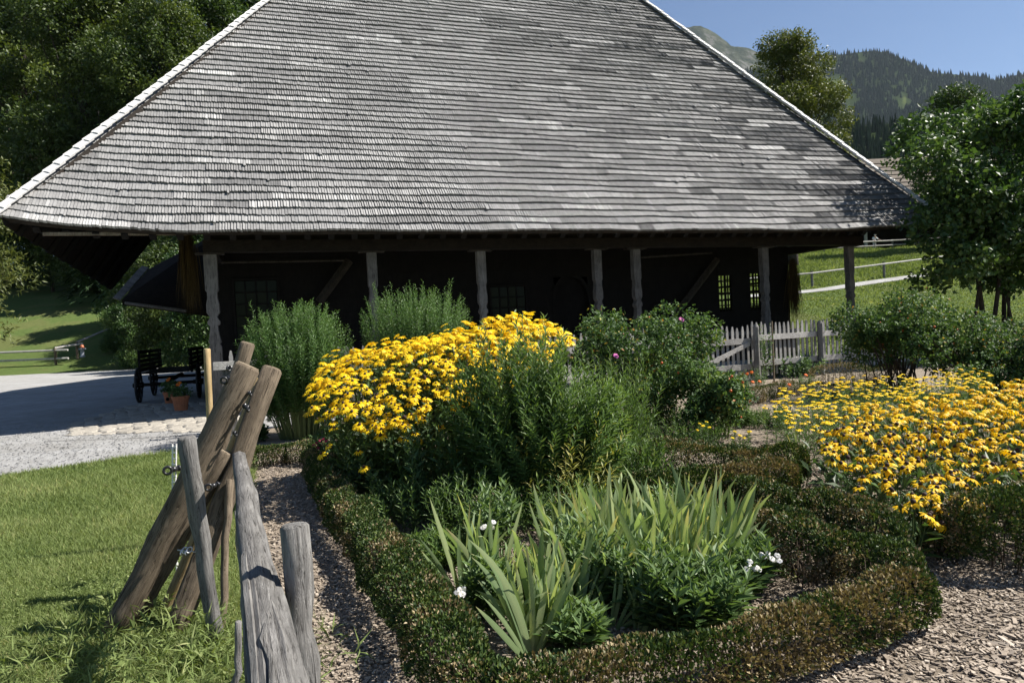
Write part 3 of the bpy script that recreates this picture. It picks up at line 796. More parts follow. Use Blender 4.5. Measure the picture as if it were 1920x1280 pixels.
# lower wing roof behind the left overhang
A = at(228, 562, 21); B = at(279, 504, 22.6); C_ = at(420, 430, 25); D_ = at(420, 588, 22.4)
wing = slab('wing_roof', [A, B, C_, D_], (0, 0.05, -0.16), 'dark_beam', house)
mb = MB(); vd = (B - A).normalized(); nn = vd.cross(Vector((0.8, 0.6, 0))).normalized()
me_ = MB(); R_m = Matrix((vd, nn.cross(vd), nn)).transposed(); me_.box((0, 0, 0), (0.30, 0.22, 0.04), R_m); me_ = me_.mesh('verge_board', 'post_wood')
for k in range(8):
    inst('verge_board', me_, A.lerp(B, (k + 0.4) / 8) + Vector((-0.12, 0, 0.06)), (0, 0, random.uniform(-.05, .05)), 1, wing)
stick('purlin', at(235, 568, 21), at(350, 583, 21), 0.05, 'post_wood', wing)
# straw bundles
def straw(name, top, length, spread, label, n=700):
    P = np.repeat(np.array([top]), n, 0) + RNG.normal(0, 0.06, (n, 3)); D = np.stack([RNG.normal(0, spread, n), RNG.normal(0, spread, n), -np.ones(n)], 1)
    L = length * RNG.uniform(0.6, 1.05, n)
    V, F, v = leaf_quads(P, D, rnd_unit(n), L, 0.014, RNG.random(n), 0.0)
    o = inst(name, npmesh(name, V, F, 'straw', v)); tag(o, label, 'straw bundle')
p = at(349, 430, 15.4); straw('straw_bundle', tuple(p), 1.9, 0.05, 'golden straw bundle hanging under the left roof overhang', 500)
p = hp(aw + 0.02, WB - 0.22, 3.3); straw('straw_bundle', tuple(p), 2.1, 0.06, 'dark straw bundle hanging on the wall corner next to the small windows', 500)
#==PART3==
# ================================================================== picket fence along the house side of the garden
fd = Vector((1, FSL, 0)).normalized(); fn = Vector((FSL, -1, 0)).normalized()      # fn points to the camera
FR = Matrix((fd, -fn, Vector((0, 0, 1)))).transposed()
def fp(s, o=0.0, z=0.0): return Vector((FENCE0.x, FENCE0.y, 0)) + fd * s + fn * o + Vector((0, 0, z))
mb = MB(); hw = 0.033; th = 0.022
P = [(-hw, 0.12), (hw, 0.12), (hw, 1.27), (0.012, 1.37), (-0.012, 1.37), (-hw, 1.27)]
mb.poly([(x, -th / 2, z) for x, z in P]); mb.poly([(x, th / 2, z) for x, z in P[::-1]])
for k in range(6):
    (x0, z0), (x1, z1) = P[k], P[(k + 1) % 6]; mb.poly([(x1, -th / 2, z1), (x0, -th / 2, z0), (x0, th / 2, z0), (x1, th / 2, z1)])
ME_PICKET = mb.mesh('picket', 'picket_wood')
frot = math.atan2(fd.y, fd.x)
def fence_section(s0, s1, label, posts, dz=0.0, gate=False, toprail=False):
    f = thing('garden_gate' if gate else 'picket_fence', fp((s0 + s1) / 2), label, 'gate' if gate else 'fence')
    n = int((s1 - s0) / 0.142)
    for k in range(n + 1):
        s = s0 + 0.03 + (s1 - s0 - 0.06) * k / n
        inst('picket', ME_PICKET, fp(s, 0, dz + random.uniform(-.02, .02)), (random.uniform(-.01, .01), random.gauss(0, .012), frot + random.uniform(-.06, .06)), (random.uniform(.85, 1.15), 1, 1 + random.uniform(-.02, .02)), f)
    for z, h in ((1.02, 0.13), (0.42, 0.13)):
        mb = MB(); mb.box(fp((s0 + s1) / 2, 0.045, z + dz), (s1 - s0, 0.045, h), FR); mb.build('rail', 'rail_wood', f)
    if gate:
        a = fp(s0 + 0.05, 0.05, 0.48 + dz); b_ = fp(s1 - 0.05, 0.05, 0.96 + dz); d = (b_ - a).normalized()
        R = Matrix((d, -fn, d.cross(-fn))).transposed(); mb = MB(); mb.box((a + b_) / 2 + fn * 0.03, ((b_ - a).length, 0.02, 0.10), R); mb.build('brace', 'rail_wood', f)
    for s in posts:
        mb = MB(); mb.tube([fp(s, 0.13, -0.1), fp(s, 0.13, 0.7), fp(s, 0.13, 1.28), fp(s, 0.13, 1.34)], [0.075, 0.07, 0.068, 0.04], 9, jitter=0.06, seed=int(s * 10)); mb.build('post', 'grey_log', f)
    if toprail:
        mb = MB(); mb.box(fp((s0 + s1) / 2, -0.05, 1.34 + dz), (s1 - s0, 0.07, 0.07), FR); mb.build('top_rail', 'rail_wood', f)
def s_at(px): 
    d = ray(px, 620); d0 = Vector((d.x, d.y)); # intersect plan line
    # CAM + t d = F0 + s fd
    det = d.x * (-fd.y) - d.y * (-fd.x)
    t_s = (d.x * (FENCE0.y) - d.y * (FENCE0.x)) / (-(d.x * fd.y - d.y * fd.x)); return t_s
sg0, sg1 = s_at(1303), s_at(1408)
print('FENCE s', sg0, sg1, s_at(1530), s_at(1630))
fence_section(0.0, sg0 - 0.08, 'long grey picket fence behind the tall asters and the yellow coneflowers', [1.9, 3.9, 5.9, 7.9, sg0 - 0.12])
fence_section(sg0, sg1 - 0.08, 'weathered picket gate with a diagonal brace beside the rose bush', [], -0.06, True)
fence_section(sg1, s_at(1630) + 3.0, 'bleached picket fence with sturdy round posts in front of the porch bench', [sg1 + 0.03, s_at(1530), s_at(1660)])
# the squared rail end and board post at the left end of the garden fence
t = thing('fence_end_post', fp(-0.1), 'flat grey board post with a cracked top rail below the carved porch post', 'post')
mb = MB(); mb.box(fp(-0.02, 0.24, 0.56), (0.20, 0.05, 1.08), FR); mb.build('board', 'post_wood', t)
mb = MB(); mb.box(fp(0.33, 0.26, 1.17), (1.15, 0.09, 0.13), FR); mb.build('rail', 'rail_wood', t)

# ================================================================== plants
def lance_plant(stems, per, L, W, mat, tmin=0.12, vb=0.35, vt=0.35, ang=0.75, droop=0.1, curve=0.25):
    """stems: list of (base, tip); returns leaf arrays"""
    B = np.array([s[0] for s in stems]); T = np.array([s[1] for s in stems]); n = len(B)
    t = (tmin + (1 - tmin) * (np.arange(per) + RNG.random((n, per))) / per)
    mid = np.stack([B[:, 0] * 0.6 + T[:, 0] * 0.4, B[:, 1] * 0.6 + T[:, 1] * 0.4, B[:, 2] + (T[:, 2] - B[:, 2]) * 0.55], 1)
    tt = t[..., None]
    P = (1 - tt) ** 2 * B[:, None] + 2 * tt * (1 - tt) * mid[:, None] + tt ** 2 * T[:, None]
    ax = unit(2 * (1 - tt) * (mid - B)[:, None] + 2 * tt * (T - mid)[:, None])
    phi = np.arange(per)[None] * 2.399 + RNG.random((n, 1)) * 6.28
    r1 = unit(np.cross(ax, np.array([0.3, 0.9, 0.1]))); r2 = np.cross(ax, r1)
    out = r1 * np.cos(phi)[..., None] + r2 * np.sin(phi)[..., None]
    a_ = ang * RNG.uniform(0.75, 1.25, (n, per))[..., None] * (1.15 - 0.45 * tt)
    D = unit(ax * np.cos(a_) + out * np.sin(a_)); NNn = unit(ax * 0.8 - out * 0.3 + RNG.normal(0, .25, (n, per, 3)))
    s = (1.05 - 0.45 * t ** 3) * RNG.uniform(0.75, 1.2, (n, per))
    v = np.clip(vb + vt * t ** 3 + RNG.normal(0, 0.13, (n, per)) + RNG.normal(0, 0.12, (n, 1)), 0, 0.93)
    return leaf_quads(P.reshape(-1, 3), D.reshape(-1, 3), NNn.reshape(-1, 3), (L * s).ravel(), (W * s).ravel(), v.ravel(), 0.15, droop)
def thin_stems(stems, r):
    B = np.array([s[0] for s in stems]); T = np.array([s[1] for s in stems]); n = len(B)
    mid = np.stack([B[:, 0] * 0.6 + T[:, 0] * 0.4, B[:, 1] * 0.6 + T[:, 1] * 0.4, B[:, 2] + (T[:, 2] - B[:, 2]) * 0.55], 1)
    Vs = []; K = 5; ang = np.arange(3) * 2.094
    for k in range(K):
        t = k / (K - 1); p = (1 - t) ** 2 * B + 2 * t * (1 - t) * mid + t * t * T
        for a in ang: Vs.append(p + np.array([math.cos(a), math.sin(a), 0]) * r * (1.2 - 0.7 * t))
    V = np.stack(Vs, 1); F = []
    for k in range(K - 1):
        for q in range(3): F.append([k * 3 + q, k * 3 + (q + 1) % 3, k * 3 + 3 + (q + 1) % 3, k * 3 + 3 + q])
    F = (np.arange(n) * K * 3)[:, None, None] + np.array(F)[None]
    return V.reshape(-1, 3), F.reshape(-1, 4)
def dome_stems(c, R, h, n, seed, base=0.45, flat=0.35, ry=None, jit=0.1, power=2.0):
    rg = np.random.default_rng(seed); out = []
    for k in range(n):
        a = rg.uniform(0, 6.283); r = math.sqrt(rg.random()) ; x = math.cos(a) * r; y = math.sin(a) * r
        z = h * (1 - flat * r ** power) * (1 + rg.normal(0, jit)); ry_ = ry or R
        if rg.random() < 0.35: z *= rg.uniform(0.55, 0.95)
        out.append(((c[0] + x * R * base, c[1] + y * ry_ * base, c[2] if len(c) > 2 else 0.0), (c[0] + x * R, c[1] + y * ry_, max(0.15, z))))
    return out
def tall_plant(name, c, R, h, n, per, L, W, mat, label, cat_, seed, base=0.45, flat=0.35, ry=None, tmin=0.15, ang=0.75, vb=0.35, vt=0.4, group=None, jit=0.1, sr=0.004, power=2.0):
    global RNG
    RNG = np.random.default_rng(seed)
    t = thing(name, (c[0], c[1], 0), label, cat_, group)
    st = dome_stems(c, R, h, n, seed, base, flat, ry, jit, power)
    V, F, v = lance_plant(st, per, L, W, mat, tmin, vb, vt, ang)
    inst('foliage', npmesh('foliage', V, F, mat, v), parent=t)['kind'] = 'stuff'
    V, F = thin_stems(st, sr); inst('stems', npmesh('stems', V, F, 'stem_green'), parent=t)['kind'] = 'stuff'
    return t
# the two tall willow-leaved asters by the fence
c = at(566, 800, 10.7); tall_plant('aster_bush', (c.x, c.y), 0.92, 2.06, 400, 76, 0.098, 0.021, 'willow_leaf', 'tall round green aster bush next to the carved post and the dark log tops', 'bush', 11, 0.36, 0.30, tmin=0.3, jit=0.05, power=3.0, ang=1.1)
c = at(790, 800, 11.3); tall_plant('aster_bush', (c.x, c.y), 0.92, 2.14, 380, 76, 0.090, 0.021, 'willow_leaf', 'tall green aster bush rising behind the left yellow coneflowers', 'bush', 12, 0.5, 0.14, tmin=0.3, jit=0.07, power=4, ang=1.1)
# asters in the middle of the bed, leaves yellowing low down
c = at(1010, 960, 5.75); mid_a = tall_plant('aster_bush', (c.x, c.y), 0.85, 1.48, 260, 66, 0.105, 0.023, 'aster_leaf', 'dense leafy aster bush in front of the left yellow coneflowers, lower leaves yellowing', 'bush', 13, 0.4, 0.42, 0.55, tmin=0.2, jit=0.10, ang=0.95)
st = dome_stems((c.x + 0.2, c.y - 0.15), 0.55, 0.75, 60, 131, 0.6, 0.2, 0.45); V, F, v = lance_plant(st, 22, 0.12, 0.012, 'yellow_leaf', 0.3, 0.3, 0.5, 1.1)
inst('yellowed_leaves', npmesh('yellowed_leaves', V, F, 'yellow_leaf', v), parent=mid_a)['kind'] = 'stuff'
c = at(1160, 900, 7.0); tall_plant('aster_bush', (c.x, c.y), 0.55, 1.15, 110, 46, 0.09, 0.016, 'aster_leaf', 'loose leafy aster between the middle aster bush and the big rose bush', 'bush', 14, 0.45, 0.3, jit=0.12)
c = at(1190, 980, 6.0); tall_plant('aster_bush', (c.x, c.y), 0.32, 0.55, 60, 26, 0.09, 0.017, 'aster_leaf', 'low young aster shoots beside the yellowed stems of the middle aster', 'bush', 15, 0.5, 0.2)
# green leafy stalks under the coneflowers
for i, (px, py, Y, R, h, lab) in enumerate([(700, 900, 6.4, 0.45, 0.75, 'leafy dark green stalks under the front edge of the left coneflowers'), (820, 930, 5.9, 0.4, 0.85, 'leafy green stalks between the coneflower stems and the middle aster'), (640, 830, 7.6, 0.35, 0.6, 'low leafy plant at the path end beside the crimson flowers')]):
    c = at(px, py, Y); tall_plant('leafy_plant', (c.x, c.y), R, h, 42, 16, 0.12, 0.04, 'rudbeckia_leaf', lab, 'plant', 30 + i, 0.6, 0.3, ang=1.0)

# low filler foliage covering the bed between asters and hedges
for i, (px, py, R, h, lab) in enumerate([(1060, 1000, .45, .42, 'low green aster foliage in front of the middle aster bush'), (880, 1010, .35, .5, 'dark leafy stalks at the left foot of the middle aster bush'), (1200, 935, .45, .42, 'low leafy growth between the middle aster and the brown-tipped hedge'), (770, 985, .4, .4, 'shaded low leaves behind the path hedge'), (1120, 880, .6, .6, 'leafy growth filling the bed behind the middle aster'), (1290, 830, .6, .35, 'feathery low growth in front of the small rose bush'), (1440, 800, .4, .25, 'low feathery leaves beside the yellow daisies'), (1350, 800, .5, .3, 'feathery leaves around the few scattered daisies'), (1240, 800, .5, .4, 'leafy growth at the foot of the big rose bush'), (960, 1120, .28, .25, 'low leaves on the soil between the two left iris clumps'), (820, 1060, .25, .22, 'low shaded leaves beside the path hedge near the leaning iris')]):
    c = gz(px, py, 0); tall_plant('leafy_plant', (c.x, c.y), R, h, 70, 20, 0.08, 0.018, 'aster_leaf', lab, 'plant', 230 + i, 0.75, 0.3, ang=0.95)
# flower heads ------------------------------------------------------
def flower_mesh(name, npet, L, W, droop, seed, pm='petal_yellow'):
    rg = random.Random(seed); V = []; F = []; v = []
    for k in range(npet):
        a = 2 * math.pi * (k + rg.uniform(-.25, .25)) / npet; l = L * rg.uniform(0.8, 1.08); w = W * rg.uniform(0.85, 1.15); dr = droop * rg.uniform(0.5, 1.5)
        c, s = math.cos(a), math.sin(a); i = len(V); r0 = L * 0.13; tw = rg.uniform(-.25, .25)
        pts = []
        for t, ww in ((0, 0.5), (0.45, 1.0), (0.8, 0.85), (1.0, 0.25)):
            r = r0 + l * t * math.cos(dr * t); z = -l * t * math.sin(dr * t) + 0.12 * l * t * (1 - t)
            for sg in (-1, 1): pts.append((r * c - sg * w * ww * 0.5 * s, r * s + sg * w * ww * 0.5 * c, z + sg * tw * w * 0.5))
        V += pts
        for q in range(3): F.append((i + 2 * q, i + 2 * q + 1, i + 2 * q + 3, i + 2 * q + 2))
        v += [rg.uniform(0.1, 1.0)] * 8
    return npmesh(name, V, F, pm, v)
mb = MB(); mb.lathe([(0.0125, -0.004), (0.0145, 0.004), (0.0115, 0.013), (0.005, 0.018)], n=8); ME_CONE = mb.mesh('cone', 'cone_brown', True)
FL_FLAT = [flower_mesh('flower', RNG.integers(11, 15), 0.052, 0.016, d_, 100 + i) for i, d_ in enumerate((0.15, 0.35, 0.5, 0.25))]
FL_DROOP = [flower_mesh('flower', RNG.integers(10, 14), 0.050, 0.017, d_, 200 + i, 'petal_amber') for i, d_ in enumerate((0.4, 0.65, 0.5, 0.85))]
FL_SMALL = [flower_mesh('flower', 9, 0.026, 0.014, d_, 300 + i) for i, d_ in enumerate((0.1, 0.25, 0.4))]
def rot_to(nv, spin):
    return (Vector(nv).normalized().to_track_quat('Z', 'Y').to_matrix() @ Matrix.Rotation(spin, 3, 'Z')).to_euler()
def flower_bed(t, spots, meshes, sc, cone=True, nmax=300, cone_sc=1.0):
    """spots: list of (pos, normal, scale); the nearest become parts, the rest one stuff part"""
    spots = sorted(spots, key=lambda s: s[0].length); rest = []
    for i, (p, nv, s) in enumerate(spots):
        me = meshes[i % len(meshes)]; e = rot_to(nv, random.uniform(0, 6.28)); k = sc * s
        if i < nmax and cone and random.random() < 0.06: inst('seed_head', ME_CONE, p, e, k * 1.1, t)
        elif i < nmax:
            f = inst('flower', me, p, e, k, t)
            if cone: inst('cone', ME_CONE, p, e, k * cone_sc, f)
        else: rest.append((me, p, e, k))
    if rest:
        parts = []
        for me, p, e, k in rest:
            co = np.empty(len(me.vertices) * 3, dtype=np.float32); me.vertices.foreach_get('co', co); co = co.reshape(-1, 3) * k
            co = co @ np.array(e.to_matrix()).T + np.array(p)
            fq = np.empty(len(me.loops), dtype=np.int32); me.loops.foreach_get('vertex_index', fq)
            parts.append((co, fq.reshape(-1, 4), np.repeat(RNG.uniform(0.1, 1), len(co))))
        V, F, v = cat(parts); inst('flower_mass', npmesh('flower_mass', V, F, meshes[0].materials[0].name, v), parent=t)['kind'] = 'stuff'
def field(name, label, spots, meshes, sc, foot, leafL, leafW, nleaf, zl, group=None, cone=True, stemr=0.0025, cone_sc=1.0, mat='rudbeckia_leaf', nmax=300):
    global RNG
    RNG = np.random.default_rng(len(spots) + 3)
    c = sum((s[0] for s in spots), Vector()) / len(spots)
    t = thing(name, (c.x, c.y, 0), label, 'flowers', group)
    flower_bed(t, spots, meshes, sc, cone, nmax, cone_sc)
    st = []
    for p, nv, s in spots:
        b_ = foot(p); st.append((tuple(b_), tuple(p - Vector(nv).normalized() * 0.004)))
    V, F = thin_stems(st, stemr); inst('stems', npmesh('stems', V, F, 'stem_green'), parent=t)['kind'] = 'stuff'
    k = max(1, nleaf // len(st)); V, F, v = lance_plant(st, k, leafL, leafW, mat, 0.08, 0.3, 0.25, 1.0)
    # keep leaves below the flower layer
    inst('foliage', npmesh('foliage', V, F, mat, v), parent=t)['kind'] = 'stuff'
    return t
# left coneflowers: a mound about 1.55 m high
rg = random.Random(5); spots = []
cc = at(830, 700, 7.0)
while len(spots) < 1150:
    x = rg.uniform(-1, 1); y = rg.uniform(-1, 1)
    if x * x + y * y > 1: continue
    X = cc.x + x * 1.34 + 0.03; Yp = cc.y + y * 1.15 + 0.25 * x
    front = max(0.0, -y + 0.15 - 0.25 * x)
    z = 1.46 + 0.09 * x - 0.52 * front ** 1.7 - 0.12 * max(0, abs(x) - 0.6) * 2 + rg.gauss(0, 0.05)
    hump = math.exp(-((X - 0.0) ** 2 + (Yp - 7.7) ** 2) / 0.25); z += 0.16 * hump
    if rg.random() < 0.10 and front > 0.3: z -= rg.uniform(0.1, 0.35)
    nv = Vector((x * 0.35 + rg.gauss(0, .22), y * 0.35 - 0.22 + rg.gauss(0, .22), 1.0))
    spots.append((Vector((X, Yp, z)), nv, rg.uniform(0.62, 1.15)))
field('coneflower_clump', 'tall mound of yellow coneflowers behind the middle aster bush', spots, FL_FLAT, 1.04, lambda p: Vector((cc.x + (p.x - cc.x) * 0.72, cc.y + 0.2 + (p.y - cc.y) * 0.62, 0)), 0.11, 0.042, 9000, 1.2, cone_sc=0.9)
# right coneflowers with drooping petals
def inside(poly, x, y):
    c_ = False
    for (x0, y0), (x1, y1) in zip(poly, poly[1:] + poly[:1]):
        if (y0 > y) != (y1 > y) and x < (x1 - x0) * (y - y0) / (y1 - y0) + x0: c_ = not c_
    return c_
def px_poly(pts, z): return [tuple(gz(x, y, z))[:2] for x, y in pts]
def sample(poly, n, rg, mind=0.0):
    xs = [p[0] for p in poly]; ys = [p[1] for p in poly]; out = []; tries = 0
    while len(out) < n and tries < n * 60:
        tries += 1; x = rg.uniform(min(xs), max(xs)); y = rg.uniform(min(ys), max(ys))
        if not inside(poly, x, y): continue
        if mind and any((x - q[0]) ** 2 + (y - q[1]) ** 2 < mind * mind for q in out): continue
        out.append((x, y))
    return out
rg = random.Random(8)
poly = px_poly([(1530, 860), (1580, 905), (1690, 925), (1745, 950), (1860, 915), (2080, 890)], 0.45) + px_poly([(2080, 716), (1900, 722), (1760, 750), (1640, 762), (1530, 800)], 0.60)
spots = []
for x, y in sample(poly, 720, rg, 0.03):
    z = 0.43 + 0.11 * (y - 4.2) - 0.015 * (y - 4.2) ** 2 + rg.gauss(0, 0.055)
    spots.append((Vector((x, y, z)), Vector((rg.gauss(0, .28), rg.gauss(-.08, .28), 1)), rg.uniform(0.6, 1.2)))
for px, py, Y in ((1690, 972, 4.3), (1745, 985, 4.1), (1765, 1003, 4.0), (1800, 968, 4.2), (1660, 925, 4.4), (1590, 880, 4.7), (1660, 902, 4.5)):
    spots.append((at(px, py - 22, Y), Vector((rg.gauss(0, .2), -0.25, 1)), 1.0))
field('coneflower_clump', 'spread of orange-yellow coneflowers with drooping petals and dark cones beside the low yellow daisies', spots, FL_DROOP, 1.04, lambda p: Vector((p.x + random.gauss(0, .08), p.y + 0.12 + random.gauss(0, .08), 0)), 0.13, 0.045, 3600, 0.5, cone_sc=1.0)
poly = px_poly([(1432, 765), (1470, 735), (1560, 722), (1700, 712), (1860, 704), (1860, 720), (1740, 750), (1640, 770), (1560, 800), (1490, 800)], 0.48)
spots = [(Vector((x, y, 0.46 + rg.gauss(0, .04) + 0.02 * (y - 6))), Vector((rg.gauss(0, .2), -0.1, 1)), rg.uniform(.8, 1.2)) for x, y in sample(poly, 480, rg)]
field('daisy_clump', 'low patch of small yellow daisies behind the pale iris leaves and drooping coneflowers', spots, FL_SMALL, 1.15, lambda p: Vector((p.x, p.y, 0)), 0.07, 0.016, 9000, 0.4, cone=False, mat='aster_leaf')
spots = [(Vector(gz(x, y, 0.3)), Vector((rg.gauss(0, .2), -0.3, 1)), rg.uniform(.8, 1.1)) for x, y in ((1315, 775), (1312, 793), (1318, 797), (1325, 790), (1308, 805), (1378, 808), (1388, 815), (1395, 820), (1374, 820), (1405, 808), (1330, 800), (1380, 756), (1386, 760))]
field('daisy_clump', 'few scattered small yellow daisies at the foot of the rose bush', spots, FL_SMALL, 0.95, lambda p: Vector((p.x, p.y + 0.1, 0)), 0.06, 0.012, 900, 0.3, cone=False, mat='aster_leaf')

# rose bushes --------------------------------------------------------
def rose_bush(name, c, R, h, seed, label, nclump=26, ntw=1500, ry=None, hips=14, flowers=(), low=0.25):
    global RNG
    RNG = np.random.default_rng(seed); rg = random.Random(seed); ry = ry or R
    t = thing(name, (c[0], c[1], 0), label, 'bush'); cl_ = []; mb = MB()
    for k in range(nclump):
        a = rg.uniform(0, 6.283); r = math.sqrt(rg.random()) * 0.8; zz = h * (low + (0.92 - low) * rg.random() * (1 - 0.35 * r * r))
        p = (c[0] + math.cos(a) * r * R, c[1] + math.sin(a) * r * ry, zz); q = rg.uniform(0.2, 0.33) * R
        cl_.append((p, (q, q, q * 0.8), 1.0))
        b_ = Vector((c[0] + rg.gauss(0, .18), c[1] + rg.gauss(0, .15), 0)); m_ = b_.lerp(Vector(p), .5) + Vector((0, 0, .2))
        mb.tube([b_, m_, Vector(p) + Vector((0, 0, q * .6))], [.014, .010, .004], 5, caps=False)
    mb.build('canes', 'stem_brown', t)['kind'] = 'stuff'
    V, F, v = crown(cl_, ntw, 9, 0.07, 0.055, 0.034, 0.3)
    lv = RNG.random(len(v) // 4); v = np.where(np.repeat(lv, 4) < 0.025, np.repeat(0.96 + 0.04 * RNG.random(len(lv)), 4), v * 0.92); inst('foliage', npmesh('foliage', V, F, 'rose_leaf', v), parent=t)['kind'] = 'stuff'
    m2 = MB(); m2.lathe([(.004, -.014), (.012, -.008), (.014, 0), (.010, .010), (.004, .014)], n=7); hm = m2.mesh('rose_hip', 'rose_hip', True)
    for k in range(hips):
        p, r_, _ = rg.choice(cl_); d = Vector((rg.gauss(0, 1), -abs(rg.gauss(0, 1)), rg.gauss(0.3, .8))).normalized()
        inst('rose_hip', hm, Vector(p) + Vector((d.x * r_[0], d.y * r_[1], d.z * r_[2])) * 1.02, (rg.random(), rg.random(), 0), rg.uniform(.9, 1.4), t)
    for p in flowers:
        inst('rose_flower', FL_PINK, p, rot_to((0.1, -0.7, 0.7), 0), 1.0, t)
    return t
FL_PINK = flower_mesh('rose_flower', 6, 0.040, 0.042, 0.2, 77, 'petal_pink')
c = at(1215, 790, 10.3); rose_bush('rose_bush', (c.x, c.y), 1.25, 1.80, 41, 'big rose bush with a pink flower left of the picket gate', 36, 2600, flowers=[at(1278, 598, 9.9), at(1155, 666, 9.2)])
c = at(1330, 800, 9.0); rose_bush('rose_bush', (c.x, c.y), 0.62, 0.95, 42, 'small rose bush full of red hips in front of the gate', 16, 900, hips=24)
c = at(1690, 730, 12.2); rose_bush('rose_bush', (c.x, c.y), 1.15, 1.88, 43, 'dark rose bush with bare lower stems right of the picket fence', 34, 2400, low=0.42)
c = at(1850, 730, 11.2); rose_bush('rose_bush', (c.x, c.y), 1.35, 1.55, 44, 'broad rose bush under the large-leaved tree', 34, 2400, hips=14)
c = at(1990, 730, 10.5); rose_bush('rose_bush', (c.x, c.y), 1.1, 1.35, 45, 'rose bush behind the drooping coneflowers next to the broad rose bush', 24, 1600, hips=12)

# box hedges ------------------------------------------------------------
def hedge(label, pts, w, h, seed, brown=0.5, dens=10000, group=None, wob=0.13):
    """low clipped box hedge along a polyline"""
    global RNG
    RNG = np.random.default_rng(seed); pts = [np.array([p[0], p[1]]) for p in pts]
    seg = [np.linalg.norm(q - p) for p, q in zip(pts[:-1], pts[1:])]; Lt = sum(seg); cum = np.concatenate([[0], np.cumsum(seg)])
    t = thing('box_hedge', (pts[len(pts) // 2][0], pts[len(pts) // 2][1], 0), label, 'hedge', group)
    def along(s):
        x = np.interp(s, cum, [p[0] for p in pts]); y = np.interp(s, cum, [p[1] for p in pts])
        x1 = np.interp(s + .05, cum, [p[0] for p in pts]) - np.interp(s - .05, cum, [p[0] for p in pts]); y1 = np.interp(s + .05, cum, [p[1] for p in pts]) - np.interp(s - .05, cum, [p[1] for p in pts])
        d = unit(np.stack([x1, y1], -1)); return x, y, d
    n = int(dens * (Lt + 0.4 * w) * (w + 1.7 * h)); ne = int(dens * w * h * 1.1)
    s = np.concatenate([RNG.uniform(-w * 0.2, Lt + w * 0.2, n), -w * 0.5 * RNG.uniform(.55, 1, ne), Lt + w * 0.5 * RNG.uniform(.55, 1, ne)]); n = len(s)
    sc_ = np.clip(s, 0, Lt); ex = np.abs(s - sc_) / (w * 0.5)
    ang = RNG.uniform(-0.30, math.pi + 0.30, n); ca, sa = np.cos(ang), np.sin(ang)
    k = 3.2; rr = (np.abs(ca) ** k + np.abs(sa) ** k) ** (-1 / k)
    x, y, d = along(sc_); nrm = np.stack([-d[:, 1], d[:, 0]], 1)
    wobv = np.array([mnoise.fractal(Vector((float(a) * 3.4, float(b_) * 1.4, seed * 1.7)), 0.8, 2.0, 3) for a, b_ in zip(s, ang)])
    wob2 = np.array([mnoise.noise(Vector((float(a) * 2.0, seed * 3.1, 0.5))) for a in s])
    shr = np.sqrt(np.clip(1 - ex ** 2, 0.02, 1)); dep = 1 - np.abs(RNG.normal(0, 0.10, n)); dep = np.where(ex > 0.5, np.sqrt(RNG.random(n)), dep)
    off = ca * rr * w * 0.5 * dep * shr * (1 + wob * 2.0 * wobv + 0.22 * wob2); zz = h * 0.42 + sa * rr * h * 0.58 * dep * (1 + wob * 1.5 * wobv + 0.28 * wob2) * (0.6 + 0.4 * shr)
    zz = np.maximum(zz, 0.01)
    P = np.stack([x + nrm[:, 0] * off + d[:, 0] * (s - sc_), y + nrm[:, 1] * off + d[:, 1] * (s - sc_), zz], 1)
    O = np.stack([nrm[:, 0] * ca, nrm[:, 1] * ca, np.maximum(sa, 0) + 0.25], 1)
    D = unit(O + rnd_unit(n) * 0.8); NN = unit(O * 0.5 + rnd_unit(n))
    pn = np.array([mnoise.fractal(Vector((float(p[0]) * 2.2 + seed, float(p[1]) * 2.2, float(p[2]) * 3.0)), 0.7, 2.0, 4) for p in P])
    isb = (pn + RNG.normal(0, 0.22, n)) > (0.5 - brown)
    v = np.where(isb, RNG.uniform(0.55, 1.0, n) ** 1.0, RNG.uniform(0.0, 0.5, n)); v = np.where(RNG.random(n) < 0.04, 0.97, v)
    sz = RNG.uniform(0.75, 1.3, n)
    V, F, v = leaf_quads(P, D, NN, 0.019 * sz, 0.0145 * sz, v, 0.2)
    inst('foliage', npmesh('foliage', V, F, 'box_leaf', v), parent=t)['kind'] = 'stuff'
    m_ = max(20, int(Lt * 90)); st = []
    for q in range(m_):
        a = np.array([RNG.uniform(0, Lt)]); x, y, d = along(a); o = RNG.normal(0, w * .13); o2 = o * 1.6
        st.append(((x[0] - d[0, 1] * o, y[0] + d[0, 0] * o, 0), (x[0] - d[0, 1] * o2 + RNG.normal(0, .04), y[0] + d[0, 0] * o2 + RNG.normal(0, .04), h * RNG.uniform(.4, .78))))
    V, F = thin_stems(st, 0.006); inst('twigs', npmesh('twigs', V, F, 'stem_brown'), parent=t)['kind'] = 'stuff'
def g2(lst, z): return [tuple(gz(x, y, z))[:2] for x, y in lst]
hedge('low box hedge along the left chip path, half brown, green at its far end', g2([(640, 935), (690, 985), (745, 1050), (800, 1130), (860, 1215), (930, 1275)], 0.26), 0.31, 0.31, 51, 0.22)
hedge('browned box hedge curving round the front of the iris bed', g2([(960, 1290), (1080, 1262), (1220, 1225), (1360, 1195), (1500, 1155), (1620, 1115), (1690, 1085)], 0.24), 0.31, 0.29, 52, 0.32)
hedge('dark green rounded box clump beside the white phlox', g2([(1428, 962), (1475, 985), (1525, 1010)], 0.30), 0.31, 0.36, 53, 0.14)
hedge('green rounded box clump at the right end of the browned front hedge', g2([(1605, 1028), (1640, 1035), (1675, 1045)], 0.28), 0.30, 0.34, 153, 0.12)
hedge('small box clump behind the tall iris tips', g2([(1385, 908), (1430, 918), (1455, 925)], 0.30), 0.30, 0.36, 154, 0.2)
